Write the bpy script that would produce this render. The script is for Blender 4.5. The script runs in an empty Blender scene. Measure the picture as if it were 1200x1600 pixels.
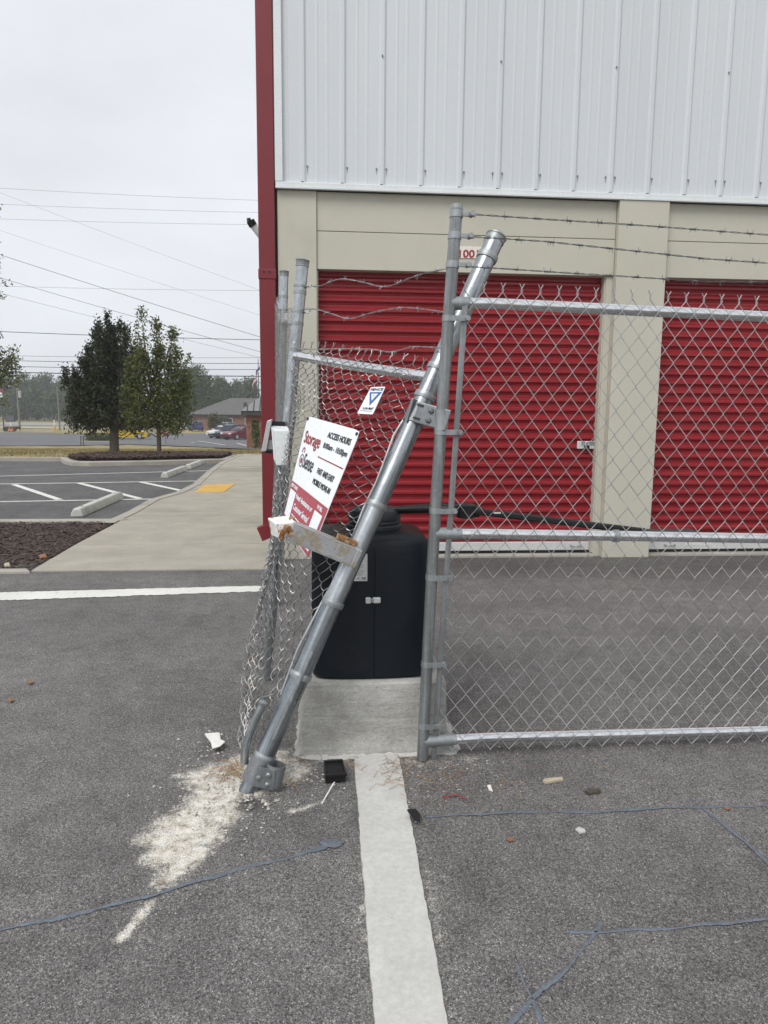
import bpy, math, random
import numpy as np
from mathutils import Vector, Matrix
random.seed(7); rng = np.random.default_rng(11)
scene = bpy.context.scene; COL = scene.collection

# ------------------------------------------------------------------ camera
CAM_H = 1.5; FPX = 1121.0; PITCH = .14052; ROLL = .0085; YAW = .08288
_fw = Vector((math.sin(YAW)*math.cos(PITCH), math.cos(YAW)*math.cos(PITCH), -math.sin(PITCH)))
_r0 = Vector((math.cos(YAW), -math.sin(YAW), 0)); _u0 = _r0.cross(_fw)
_rt = _r0*math.cos(ROLL) + _u0*math.sin(ROLL); _up = -_r0*math.sin(ROLL) + _u0*math.cos(ROLL)
CAM = Vector((0, 0, CAM_H))
cam_d = bpy.data.cameras.new('camera'); cam = bpy.data.objects.new('camera', cam_d); COL.objects.link(cam)
cam_d.sensor_fit = 'VERTICAL'; cam_d.sensor_height = 36; cam_d.lens = FPX/1600*36
cam_d.clip_start = .05; cam_d.clip_end = 3000
cam.matrix_world = Matrix(((_rt.x, _up.x, -_fw.x, 0), (_rt.y, _up.y, -_fw.y, 0), (_rt.z, _up.z, -_fw.z, CAM_H), (0, 0, 0, 1)))
scene.camera = cam

# ------------------------------------------------------------------ sky, sun, exposure (overcast day)
SUN_EL, SUN_AZ = math.radians(52), math.radians(215)
w = bpy.data.worlds.new('World'); scene.world = w; w.use_nodes = True
nt = w.node_tree; nt.nodes.clear()
def wn(t, **k):
    n = nt.nodes.new(t)
    for a, b in k.items():
        if a in n.inputs: n.inputs[a].default_value = b
        else: setattr(n, a, b)
    return n
sky = wn('ShaderNodeTexSky', sky_type='NISHITA', sun_disc=False, sun_elevation=SUN_EL, sun_rotation=SUN_AZ, dust_density=3.0, ozone_density=1.0)
hs = wn('ShaderNodeHueSaturation', Saturation=.16)
nt.links.new(sky.outputs[0], hs.inputs['Color'])
mixc = wn('ShaderNodeMix', data_type='RGBA'); mixc.inputs[0].default_value = .82
nt.links.new(hs.outputs[0], mixc.inputs[6]); mixc.inputs[7].default_value = (6.75, 7.0, 7.4, 1)
tc = wn('ShaderNodeTexCoord')
mp = wn('ShaderNodeMapping'); mp.inputs['Scale'].default_value = (1, 1, 2.6)
nt.links.new(tc.outputs['Generated'], mp.inputs[0])
nz = wn('ShaderNodeTexNoise', Scale=2.3, Detail=5.0, Roughness=.5)
nt.links.new(mp.outputs[0], nz.inputs['Vector'])
mr = wn('ShaderNodeMapRange'); mr.inputs[1].default_value = .3; mr.inputs[2].default_value = .7
mr.inputs[3].default_value = .89; mr.inputs[4].default_value = 1.06
nt.links.new(nz.outputs[0], mr.inputs[0])
mul = wn('ShaderNodeVectorMath', operation='SCALE')
nt.links.new(mixc.outputs[2], mul.inputs[0]); nt.links.new(mr.outputs[0], mul.inputs['Scale'])
bg = wn('ShaderNodeBackground', Strength=.1); nt.links.new(mul.outputs[0], bg.inputs[0])
wo = wn('ShaderNodeOutputWorld'); nt.links.new(bg.outputs[0], wo.inputs[0])
sd = bpy.data.lights.new('sun', 'SUN'); sun = bpy.data.objects.new('sun', sd); COL.objects.link(sun)
sd.energy = 1.5; sd.angle = math.radians(32); sd.color = (1, .97, .93)
sv = Vector((math.sin(SUN_AZ)*math.cos(SUN_EL), math.cos(SUN_AZ)*math.cos(SUN_EL), math.sin(SUN_EL)))
sun.rotation_euler = sv.to_track_quat('Z', 'Y').to_euler(); sun.location = sv*60
scene.view_settings.view_transform = 'Standard'; scene.view_settings.look = 'None'
scene.view_settings.exposure = .47; scene.view_settings.gamma = 1
scene.render.engine = 'CYCLES'
scene.cycles.use_denoising = True; scene.cycles.max_bounces = 6; scene.cycles.transparent_max_bounces = 12
scene.cycles.volume_bounces = 0
try: scene.cycles.denoising_prefilter = 'ACCURATE'
except Exception: pass

# ------------------------------------------------------------------ pixel of the photo -> point in the place
def ray(px, py): return _rt*((px-600)/FPX) - _up*((py-800)/FPX) + _fw
def atY(px, py, Y): d = ray(px, py); return CAM + d*(Y/d.y)
def atZ(px, py, z=0.): d = ray(px, py); return CAM + d*((z-CAM_H)/d.z)
def proj(P):
    d = Vector(P)-CAM; k = d.dot(_fw); return 600+FPX*d.dot(_rt)/k, 800-FPX*d.dot(_up)/k
TY = [-60, 22.3, 25, 30, 45, 60, 84, 110, 140, 220, 1500]; TZ = [0, 0, 0, -.22, -.98, -1.5, -1.95, -2.05, -2.05, -2.0, -2.0]
def T(y): return float(np.interp(y, TY, TZ))
def gt(px, py):
    d = ray(px, py); t = 2.; 
    while t < 900:
        p = CAM + d*t
        if p.z <= T(p.y): return p
        t *= 1.004
    return CAM + d*300
def on(px, Y): p = atY(px, 700, Y); return Vector((p.x, Y, T(Y)))

# ------------------------------------------------------------------ mesh builder
ORG = {}
class MB:
    def __init__(s): s.v = []; s.f = []; s.m = []; s.mi = 0
    def add(s, vs, fs):
        b = len(s.v); s.v += [tuple(x) for x in vs]; s.f += [tuple(b+i for i in f) for f in fs]; s.m += [s.mi]*len(fs)
    def box(s, c, size, R=None):
        c = Vector(c); hx, hy, hz = [q/2 for q in size]
        vs = [Vector((x, y, z)) for x in (-hx, hx) for y in (-hy, hy) for z in (-hz, hz)]
        if R is not None: vs = [R @ q for q in vs]
        s.add([c+q for q in vs], [(0, 1, 3, 2), (4, 6, 7, 5), (0, 4, 5, 1), (2, 3, 7, 6), (0, 2, 6, 4), (1, 5, 7, 3)])
    def bar(s, a, b, wd, th, up=(0, 0, 1)):
        a = Vector(a); b = Vector(b); x = (b-a); L = x.length; x.normalize(); u = Vector(up); y = u.cross(x).normalized(); z = x.cross(y)
        s.box((a+b)/2, (L, wd, th), Matrix((x, y, z)).transposed())
    def tube(s, pts, r, n=8, cap=True, seed=None):
        pts = [Vector(p) for p in pts]; N = len(pts); rs = r if hasattr(r, '__len__') else [r]*N
        t0 = (pts[1]-pts[0]).normalized(); ref = Vector((0, 0, 1)) if abs(t0.z) < .9 else Vector((1, 0, 0))
        x = t0.cross(ref).normalized(); vs = []
        for i, p in enumerate(pts):
            t = (pts[min(i+1, N-1)]-pts[max(i-1, 0)]).normalized()
            x = (x - t*x.dot(t)).normalized(); y = t.cross(x)
            vs += [p + (x*math.cos(2*math.pi*k/n)+y*math.sin(2*math.pi*k/n))*rs[i] for k in range(n)]
        fs = [(i*n+k, i*n+(k+1) % n, (i+1)*n+(k+1) % n, (i+1)*n+k) for i in range(N-1) for k in range(n)]
        if cap: fs += [tuple(range(n-1, -1, -1)), tuple((N-1)*n+k for k in range(n))]
        s.add(vs, fs)
    def rings(s, rings, closed=True, caps=True):
        n = len(rings[0]); vs = [p for r in rings for p in r]; kk = n if closed else n-1
        fs = [(i*n+k, i*n+(k+1) % n, (i+1)*n+(k+1) % n, (i+1)*n+k) for i in range(len(rings)-1) for k in range(kk)]
        if caps: fs += [tuple(range(n-1, -1, -1)), tuple((len(rings)-1)*n+k for k in range(n))]
        s.add(vs, fs)
    def prism(s, poly, z0, z1):
        poly = [Vector((p[0], p[1], 0)) for p in poly]; n = len(poly)
        area = sum(poly[i].x*poly[(i+1) % n].y-poly[(i+1) % n].x*poly[i].y for i in range(n))
        if area < 0: poly.reverse()
        s.rings([[(p.x, p.y, z0) for p in poly], [(p.x, p.y, z1) for p in poly]])
    def ext(s, prof, vec):
        a = [Vector(p) for p in prof]; s.rings([a, [p+Vector(vec) for p in a]])
    def sheet(s, rows):
        n = len(rows[0]); vs = [p for r in rows for p in r]
        s.add(vs, [(i*n+k, i*n+k+1, (i+1)*n+k+1, (i+1)*n+k) for i in range(len(rows)-1) for k in range(n-1)])
    def build(s, name, mat, parent=None, smooth=40, bevel=0, org=None, segs=2):
        me = bpy.data.meshes.new(name)
        o3 = Vector(ORG[parent.name]) if parent is not None else Vector(org if org is not None else (0, 0, 0))
        V = np.array(s.v, dtype=np.float64).reshape(-1, 3) - np.array(o3)
        me.from_pydata(V.tolist(), [], s.f)
        for m in (mat if isinstance(mat, (list, tuple)) else [mat]): me.materials.append(m)
        if any(s.m): me.polygons.foreach_set('material_index', s.m)
        if smooth:
            me.polygons.foreach_set('use_smooth', [True]*len(me.polygons))
            me.set_sharp_from_angle(angle=math.radians(smooth))
        me.update()
        o = bpy.data.objects.new(name, me); COL.objects.link(o)
        if parent is not None: o.parent = parent
        else: o.location = o3
        ORG[o.name] = tuple(o3)
        if bevel:
            b = o.modifiers.new('bevel', 'BEVEL'); b.width = bevel; b.segments = segs; b.limit_method = 'ANGLE'; b.angle_limit = math.radians(35)
        return o
def tag(o, label=None, cat=None, group=None, kind=None):
    if label: o['label'] = label
    if cat: o['category'] = cat
    if group: o['group'] = group
    if kind: o['kind'] = kind
    return o
def thing(name, label, cat, loc, group=None):
    o = bpy.data.objects.new(name, None); COL.objects.link(o); o.empty_display_size = .2
    o.location = loc; ORG[o.name] = tuple(loc); return tag(o, label, cat, group)
def copy_tree(o, parent=None):
    c = o.copy(); COL.objects.link(c)
    if parent is not None: c.parent = parent; c.matrix_parent_inverse.identity()
    for ch in list(o.children): copy_tree(ch, c)
    return c
def circ(c, r, n=24, z=None): return [(c[0]+r*math.cos(2*math.pi*k/n), c[1]+r*math.sin(2*math.pi*k/n), c[2] if z is None else z) for k in range(n)]

# ------------------------------------------------------------------ materials
class NM:
    def __init__(s, name):
        s.m = bpy.data.materials.new(name); s.m.use_nodes = True; s.t = s.m.node_tree; s.t.nodes.clear()
        s.out = s.t.nodes.new('ShaderNodeOutputMaterial'); s.p = s.n('ShaderNodeBsdfPrincipled'); s.l(s.p.outputs[0], s.out.inputs[0])
        s.pos = s.n('ShaderNodeNewGeometry').outputs['Position']
    def n(s, t, **k):
        n = s.t.nodes.new(t)
        for a, b in k.items():
            if a in n.inputs: n.inputs[a].default_value = b
            else: setattr(n, a, b)
        return n
    def l(s, a, b): s.t.links.new(a, b)
    def scaled(s, vec, sc):
        n = s.n('ShaderNodeVectorMath', operation='MULTIPLY'); s.l(vec, n.inputs[0]); n.inputs[1].default_value = sc; return n.outputs[0]
    def noise(s, scale, detail=3., rough=.55, vec=None, dist=0.):
        n = s.n('ShaderNodeTexNoise', Scale=scale, Detail=detail, Roughness=rough, Distortion=dist); s.l(vec or s.pos, n.inputs['Vector']); return n.outputs[0]
    def vor(s, scale, vec=None, out='Color', feature='F1'):
        n = s.n('ShaderNodeTexVoronoi', Scale=scale, feature=feature); s.l(vec or s.pos, n.inputs['Vector']); return n.outputs[out]
    def ramp(s, f, stops):
        n = s.n('ShaderNodeValToRGB'); s.l(f, n.inputs[0]); e = n.color_ramp.elements
        while len(e) < len(stops): e.new(.5)
        for el, (p, c) in zip(e, stops):
            el.position = p; el.color = (c, c, c, 1) if not hasattr(c, '__len__') else (*c, 1)
        return n.outputs[0]
    def mr(s, f, a, b, c, d):
        n = s.n('ShaderNodeMapRange'); s.l(f, n.inputs[0])
        for i, q in enumerate((a, b, c, d)): n.inputs[i+1].default_value = q
        return n.outputs[0]
    def mix(s, f, a, b, mode='MIX'):
        n = s.n('ShaderNodeMix', data_type='RGBA', blend_type=mode)
        for ix, q in ((0, f), (6, a), (7, b)):
            if hasattr(q, 'is_output'): s.l(q, n.inputs[ix])
            elif hasattr(q, '__len__'): n.inputs[ix].default_value = (*q, 1)
            else: n.inputs[ix].default_value = q if ix == 0 else (q, q, q, 1)
        return n.outputs[2]
    def math(s, op, a, b=0.):
        n = s.n('ShaderNodeMath', operation=op)
        for i, q in enumerate((a, b)):
            if hasattr(q, 'is_output'): s.l(q, n.inputs[i])
            else: n.inputs[i].default_value = q
        return n.outputs[0]
    def set(s, color=None, rough=None, metal=None, bump=None, bs=.3, bd=.01):
        for nm, q in (('Base Color', color), ('Roughness', rough), ('Metallic', metal)):
            if q is None: continue
            if hasattr(q, 'is_output'): s.l(q, s.p.inputs[nm])
            else: s.p.inputs[nm].default_value = (*q, 1) if hasattr(q, '__len__') else q
        if bump is not None:
            b = s.n('ShaderNodeBump', Strength=bs, Distance=bd); s.l(bump, b.inputs['Height']); s.l(b.outputs[0], s.p.inputs['Normal'])
        return s.m
def M(name, col, rough=.6, metal=0., var=.12, scale=6., fine=.08, fscale=70., bs=.15, bd=.003, dirt=None, dthr=(.55, .75), dscale=5., dstr=.6, spec=.5, vscale=None):
    m = NM(name); vec = m.scaled(m.pos, vscale) if vscale else m.pos
    a = m.mr(m.noise(scale, 4, .6, vec), .25, .75, 1-var, 1+var); b = m.noise(fscale, 2, .5)
    b2 = m.mr(b, .25, .75, 1-fine, 1+fine)
    c = m.mix(1., col, m.math('MULTIPLY', a, b2), 'MULTIPLY')
    if dirt is not None:
        c = m.mix(m.math('MULTIPLY', m.mr(m.noise(dscale, 6, .65, vec), dthr[0], dthr[1], 0, 1), dstr), c, dirt)
    m.p.inputs['Specular IOR Level'].default_value = spec
    return m.set(c, m.mr(m.noise(scale*2.3, 3), .3, .7, max(.02, rough-.08), min(1, rough+.08)), metal, b, bs, bd)
def galv(name, base, r0, r1, metal=.9, spang=55., dull=0.35, streak=(.84, 1.12), axis=None, sf=6.):
    m = NM(name); v = m.vor(spang); bw = m.n('ShaderNodeRGBToBW'); m.l(v, bw.inputs[0])
    ax_ = Vector(axis or (0, 0, 1)); e1 = ax_.orthogonal().normalized(); e2 = ax_.cross(e1); cx = m.n('ShaderNodeCombineXYZ')
    for i, (e_, k_) in enumerate(((e1, sf), (e2, sf), (ax_, .22))):
        d_ = m.n('ShaderNodeVectorMath', operation='DOT_PRODUCT'); m.l(m.pos, d_.inputs[0]); d_.inputs[1].default_value = e_*k_; m.l(d_.outputs['Value'], cx.inputs[i])
    st = m.noise(11, 4, .65, cx.outputs[0]); bl = m.noise(7, 5, .65)
    f = m.math('MULTIPLY', m.mr(bw.outputs[0], 0, 1, .9, 1.08), m.mr(st, .3, .7, *streak))
    c = m.mix(1., base, f, 'MULTIPLY')
    c = m.mix(m.math('MULTIPLY', m.mr(bl, .5, .62, 0, 1), dull), c, tuple(q*.62 for q in base))
    c = m.mix(m.math('MULTIPLY', m.mr(m.noise(60, 3, .7), .66, .74, 0, 1), .5), c, (.55, .56, .57))
    return m.set(c, m.mr(bl, .3, .7, r0, r1), metal, m.noise(120, 2), .12, .002)
def leafmat(name, cols, trans=.25):
    m = NM(name); g = m.n('ShaderNodeNewGeometry'); c = m.ramp(g.outputs['Random Per Island'], [(i/(len(cols)-1), q) for i, q in enumerate(cols)])
    m.set(c, .55); m.p.inputs['Specular IOR Level'].default_value = .3
    tr = m.n('ShaderNodeBsdfTranslucent'); m.l(c, tr.inputs[0]); mx = m.n('ShaderNodeMixShader', Fac=trans)
    m.l(m.p.outputs[0], mx.inputs[1]); m.l(tr.outputs[0], mx.inputs[2]); m.l(mx.outputs[0], m.out.inputs[0]); return m.m

def asphalt_mat(name, lo, mid, hi, dust=False, gain=1.):
    m = NM(name)
    warp = m.noise(30, 2)
    cell = m.vor(255); bw = m.n('ShaderNodeRGBToBW'); m.l(cell, bw.inputs[0])
    cell2 = m.vor(480); bw2 = m.n('ShaderNodeRGBToBW'); m.l(cell2, bw2.inputs[0])
    g = m.math('ADD', m.math('MULTIPLY', bw.outputs[0], .6), m.math('MULTIPLY', bw2.outputs[0], .4))
    c = m.ramp(g, [(.2, lo), (.42, mid), (.66, tuple(q*1.35 for q in mid)), (.9, hi)])
    pit = m.mr(m.noise(95, 4, .65), .33, .52, .42, 1.04)
    c = m.mix(1., c, pit, 'MULTIPLY')
    big = m.math('MULTIPLY', m.mr(m.noise(.9, 6, .65), .3, .7, .74, 1.22), m.mr(m.noise(7, 5, .7), .3, .7, .76, 1.2))
    c = m.mix(1., c, m.math('MULTIPLY', big, gain), 'MULTIPLY')
    rough = .88
    h = m.math('ADD', m.math('MULTIPLY', m.vor(230, out='Distance'), -.8), m.math('MULTIPLY', m.noise(75, 3, .6), .9))
    if dust:
        at = m.n('ShaderNodeAttribute', attribute_name='dust').outputs['Fac']
        n1 = m.noise(26, 6, .72); n2 = m.noise(140, 3, .7)
        f = m.math('ADD', m.math('MULTIPLY', at, 1.05), m.math('ADD', m.math('MULTIPLY', m.noise(17, 7, .78, dist=.6), 1.5), m.math('MULTIPLY', n2, 1.0)))
        f = m.mr(f, 1.68, 2.02, 0, 1)
        f = m.math('MULTIPLY', f, m.mr(at, .0, .12, 0, 1))
        dc = m.ramp(m.noise(22, 5, .7), [(.32, (.27, .235, .185)), (.44, (.60, .555, .475)), (.60, (.80, .77, .70))])
        dc = m.mix(1., dc, m.mr(m.noise(180, 2), .3, .7, .7, 1.15), 'MULTIPLY')
        c = m.mix(f, c, dc)
        wb = m.n('ShaderNodeAttribute', attribute_name='wall_band').outputs['Fac']
        c = m.mix(m.mr(m.math('ADD', m.math('MULTIPLY', wb, 1.2), m.noise(2.5, 5, .65)), .75, 1.25, 0, .62), c, m.mix(1., c, .45, 'MULTIPLY'))
        oil = m.n('ShaderNodeAttribute', attribute_name='oil').outputs['Fac']
        c = m.mix(m.math('MULTIPLY', oil, m.mr(n1, .35, .65, .2, .75)), c, (.03, .029, .028))
    return m.set(c, rough, 0, h, .75, .006)
MA = asphalt_mat('asphalt_near', (.03, .0285, .0275), (.10, .0955, .0925), (.38, .365, .35), dust=True, gain=1.45)
MA2 = asphalt_mat('asphalt_lot', (.04, .04, .042), (.09, .089, .09), (.2, .2, .2), gain=1.2)
MROAD = M('asphalt_road', (.12, .12, .125), .9, var=.15, scale=.25, fine=.12, fscale=6)
def conc(name, col, stain=.35, sscale=1.2, pit=True):
    m = NM(name); a = m.mr(m.noise(2.2, 5, .6), .3, .7, .86, 1.12); b = m.noise(55, 4, .65); f = m.mr(b, .3, .7, .9, 1.1)
    c = m.mix(1., col, m.math('MULTIPLY', a, f), 'MULTIPLY')
    c = m.mix(m.math('MULTIPLY', m.mr(m.noise(sscale, 5, .55, m.scaled(m.pos, (.8, 1., 1.))), .55, .62, 0, 1), stain), c, tuple(q*.5 for q in col))
    sp = m.mr(m.noise(210, 2, .5), .68, .76, 0, .65) if pit else 0.
    c = m.mix(sp, c, tuple(q*.35 for q in col))
    return m.set(c, .85, 0, b, .35, .004)
MWALK = conc('sidewalk_concrete', (.35, .325, .275), .5, .38)
MSTRIP = conc('strip_concrete', (.50, .495, .47), .3, 2.2)
MPED = conc('pedestal_concrete', (.33, .325, .30), .6, 3.5)
def _ped():
    m = NM('cast_concrete'); tro = m.noise(7, 6, .7, m.scaled(m.pos, (.6, .6, 5.))); bl = m.noise(5, 5, .65); fn = m.noise(70, 4, .7)
    c = m.ramp(bl, [(.32, (.25, .245, .225)), (.48, (.36, .355, .33)), (.68, (.46, .455, .43))])
    c = m.mix(1., c, m.mr(tro, .3, .7, .82, 1.14), 'MULTIPLY'); c = m.mix(1., c, m.mr(fn, .3, .7, .86, 1.12), 'MULTIPLY')
    c = m.mix(m.mr(m.noise(150, 2, .5), .66, .72, 0, .6), c, (.09, .088, .08)); h = m.math('ADD', m.math('MULTIPLY', tro, .6), m.math('MULTIPLY', fn, .7))
    return m.set(c, .88, 0, h, .6, .012)
MPED = _ped()
MKERB = conc('kerb_concrete', (.36, .34, .30), .35, 1.)
MSTOP = conc('wheelstop_concrete', (.50, .50, .47), .3, 2.)
MWHITE = M('white_panel_paint', (.59, .62, .65), .42, var=.035, scale=1.2, fine=.02, vscale=(1, 1, .25), bs=.05, dirt=(.5, .52, .53), dthr=(.6, .8), dscale=2.2, dstr=.25)
MTRIM = M('white_trim', (.66, .69, .70), .45, var=.06, scale=3)
MBEIGE = M('beige_cladding', (.50, .485, .405), .62, var=.05, scale=1.6, fine=.03, fscale=220, bs=.12, bd=.001, dirt=(.36, .345, .28), dthr=(.58, .8), dscale=1.8, dstr=.35)
MRED = M('door_red_paint', (.235, .0085, .0145), .36, var=.16, scale=1.5, fine=.05, bs=.05, vscale=(.4, 1, 3.), dirt=(.16, .04, .035), dscale=3., dthr=(.5, .75), dstr=.3)
MTRED = M('downspout_red_paint', (.17, .011, .018), .45, var=.08, scale=2, fine=.03, bs=.05)
MDARK = M('dark_gap', (.02, .02, .02), .7)
MSILL = M('sill_silver', (.62, .63, .62), .4, .25, var=.08, scale=4)
LAX = (atY(775, 371, 3.20)-atY(389, 1236, 2.715)).normalized()
MHINGE = galv('hinge_steel', (.25, .265, .275), .4, .56, metal=.65, dull=.5)
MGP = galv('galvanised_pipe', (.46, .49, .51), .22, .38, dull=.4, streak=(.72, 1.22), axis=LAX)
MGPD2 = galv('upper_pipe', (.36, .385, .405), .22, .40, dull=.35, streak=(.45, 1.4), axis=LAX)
MGR = galv('galvanised_rail', (.80, .81, .82), .16, .26, metal=1., dull=.12, streak=(.97, 1.03))
MGD = galv('silver_paint_post', (.255, .27, .275), .36, .52, metal=.6, dull=.4, streak=(.6, 1.3))
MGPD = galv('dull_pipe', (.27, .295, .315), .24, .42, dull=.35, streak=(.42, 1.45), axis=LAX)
MGB = galv('galvanised_band', (.36, .38, .39), .4, .56, metal=.7, dull=.5)
MWIRE = M('chain_link_wire', (.43, .43, .43), .42, .65, var=.2, scale=20, bs=0)
MWIRE2 = M('weathered_wire', (.27, .27, .265), .40, .7, var=.5, scale=14, bs=0)
MBARB = M('barbed_wire_steel', (.17, .175, .18), .5, .7, var=.3, scale=30, bs=0)
MBARB2 = M('barbed_wire_light', (.36, .37, .37), .45, .7, var=.3, scale=30, bs=0)
MRUST = M('rusty_steel', (.26, .12, .04), .85, .1, var=.5, scale=40, fine=.3, dirt=(.5, .42, .3), dscale=60, dthr=(.5, .6), bs=.5)
MARM = M('weathered_arm_paint', (.42, .43, .44), .5, .45, var=.15, scale=12, fine=.08, dirt=(.36, .30, .19), dscale=20, dthr=(.5, .58), dstr=.8, bs=.4)
MSTUB = M('white_stub_paint', (.78, .78, .76), .45, var=.06, scale=9, dirt=(.42, .19, .05), dscale=26, dthr=(.585, .63), dstr=.85)
MBOX = M('navy_black_plastic', (.0048, .0075, .0120), .42, var=.12, scale=5, fine=.15, fscale=300, bs=.3, bd=.002, spec=.3, dirt=(.022, .024, .027), dscale=9, dthr=(.56, .74), dstr=.35)
MBOXT = M('grey_black_plastic', (.028, .032, .039), .55, var=.15, scale=5, fine=.2, fscale=300, bs=.3, bd=.002, spec=.4)
MBLK = M('black_plastic', (.011, .011, .012), .4, var=.15, scale=20, spec=.4)
MSIGN = M('sign_white', (.80, .83, .86), .3, var=.02, scale=3, bs=.02)
MSRED = M('sign_red', (.36, .035, .055), .35, var=.04, scale=6, bs=.02)
MSBLK = M('sign_black_print', (.02, .02, .022), .5, var=0, bs=0)
MSREDT = M('sign_red_print', (.30, .03, .03), .5, var=0, bs=0)
MSBLUE = M('sign_blue_print', (.045, .12, .36), .5, var=.05, bs=0)
MSGREY = M('label_grey_print', (.25, .26, .26), .6, var=0, bs=0)
MLABEL = M('label_paper', (.60, .61, .59), .5, var=.05, scale=20)
MPLATE = M('number_plate', (.74, .70, .64), .45, var=.03)
MKEYW = M('keypad_white', (.74, .77, .78), .35, var=.04, scale=9, dirt=(.5, .5, .48), dscale=12, dthr=(.62, .75), dstr=.3)
MKEYG = M('keypad_grey', (.45, .46, .46), .4, .3, var=.1, scale=9)
MSEAL = M('crack_sealant', (.125, .148, .182), .6, var=.25, scale=22, fine=.2, fscale=160, bs=.5, bd=.004, dirt=(.10, .096, .092), dscale=85, dthr=(.5, .6), dstr=.7)
MPAINT = M('road_paint_white', (.66, .66, .62), .7, var=.08, scale=3, fine=.1, fscale=90, dirt=(.12, .12, .12), dthr=(.6, .72), dscale=14, dstr=.6)
MYEL = M('tactile_yellow', (.58, .36, .085), .7, var=.12, scale=3)
MMULCH = M('mulch_soil', (.05, .034, .028), .95, var=.4, scale=9, fine=.4, fscale=40, bs=.8, bd=.02)
MCHIP = leafmat('mulch_chips', [(.028, .017, .014), (.07, .042, .033), (.045, .028, .022), (.11, .075, .06)], 0.)
MGRASS = M('dry_grass_ground', (.30, .235, .105), .95, var=.3, scale=.35, fine=.25, fscale=9, dirt=(.13, .14, .05), dscale=.6, dthr=(.45, .62), dstr=.75, bs=.4, bd=.02)
MBLADE = leafmat('dry_grass_blades', [(.36, .29, .14), (.30, .22, .09), (.17, .17, .06), (.40, .33, .18)], .2)
MBARK = M('bark', (.085, .07, .056), .9, var=.3, scale=12, vscale=(4, 4, .6), bs=.8, bd=.02)
ML1 = leafmat('leaf_dark_evergreen', [(.014, .020, .009), (.025, .035, .014), (.040, .050, .020), (.065, .072, .030)], .12)
ML2 = leafmat('leaf_oak', [(.04, .065, .018), (.09, .12, .034), (.14, .165, .05), (.18, .165, .06)], .32)
ML3 = leafmat('leaf_far', [(.06, .085, .042), (.095, .125, .055), (.14, .165, .08), (.05, .07, .038)], .25)
ML5 = leafmat('leaf_round_tree', [(.045, .07, .022), (.075, .105, .034), (.11, .14, .05)], .25)
ML4 = leafmat('leaf_brownish', [(.10, .08, .035), (.12, .11, .05), (.08, .09, .035)], .2)
MWOODP = M('utility_pole_wood', (.19, .175, .15), .9, var=.2, scale=4)
MCABLE = M('power_cable', (.035, .035, .04), .6, var=0, bs=0)
MCABLEL = M('power_cable_aluminium', (.16, .17, .18), .5, var=0, bs=0)
MSHING = M('roof_shingles', (.11, .105, .10), .9, var=.15, scale=1.5, fine=.2, fscale=9)
MSEAM = M('standing_seam_metal', (.24, .245, .245), .4, .4, var=.08, scale=2)
MBRW = M('dark_fascia', (.045, .042, .04), .6)
MTYRE = M('tyre_rubber', (.02, .02, .02), .8); MRIM = M('alloy_rim', (.45, .46, .47), .35, .7)
MGLASS = M('car_glass', (.02, .025, .03), .08, var=0, bs=0)
MTAIL = M('tail_light', (.3, .02, .02), .3); MHEAD = M('head_light', (.7, .7, .68), .2)
MPCHIP = M('white_shard', (.78, .76, .72), .6); MWOODC = M('wood_splinter', (.42, .36, .27), .8, var=.2, scale=60)
MNEED = leafmat('pine_needles', [(.36, .21, .09), (.24, .13, .05), (.46, .33, .18)], .1)
MGRIT = leafmat('grit_stones', [(.55, .53, .48), (.35, .33, .30), (.22, .21, .19), (.62, .60, .56)], 0.)
def brickmat(name, c1, c2, sc):
    m = NM(name); b = m.n('ShaderNodeTexBrick', Scale=sc); b.inputs['Color1'].default_value = (*c1, 1); b.inputs['Color2'].default_value = (*c2, 1); b.inputs['Mortar'].default_value = (.30, .24, .19, 1)
    b.inputs['Mortar Size'].default_value = .012
    sx = m.n('ShaderNodeSeparateXYZ'); m.l(m.pos, sx.inputs[0]); cx = m.n('ShaderNodeCombineXYZ')
    m.l(m.math('ADD', sx.outputs[0], sx.outputs[1]), cx.inputs[0]); m.l(sx.outputs[2], cx.inputs[1]); m.l(cx.outputs[0], b.inputs['Vector'])
    return m.set(m.mix(1., b.outputs[0], m.mr(m.noise(3, 4), .3, .7, .8, 1.2), 'MULTIPLY'), .85)
MBRICK = brickmat('red_brick', (.30, .12, .065), (.21, .085, .05), 4.); MBRICK2 = brickmat('brown_brick', (.21, .10, .065), (.17, .08, .055), 4.)
def paint(name, c): return M(name, c, .25, .1, var=.03, scale=2, bs=0)

# ================================================================== GROUND AND PAVING
ys = [-60, 22.28, 22.32] + list(np.linspace(23, 140, 60)) + [180, 220, 300, 450, 700, 1200]
b = MB(); rows = []
for y in ys:
    z = -.19 if y < 22.3 else T(y)
    rows.append([(x, y, z + (0 if y < 24 else .03*math.sin(x*.7+y))*(1 if y < 140 else 0)) for x in np.concatenate([np.linspace(-1200, -80, 8), np.linspace(-70, 60, 66), np.linspace(80, 1200, 8)])])
b.sheet(rows); tag(b.build('ground', MGRASS, smooth=0), kind='structure')

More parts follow.
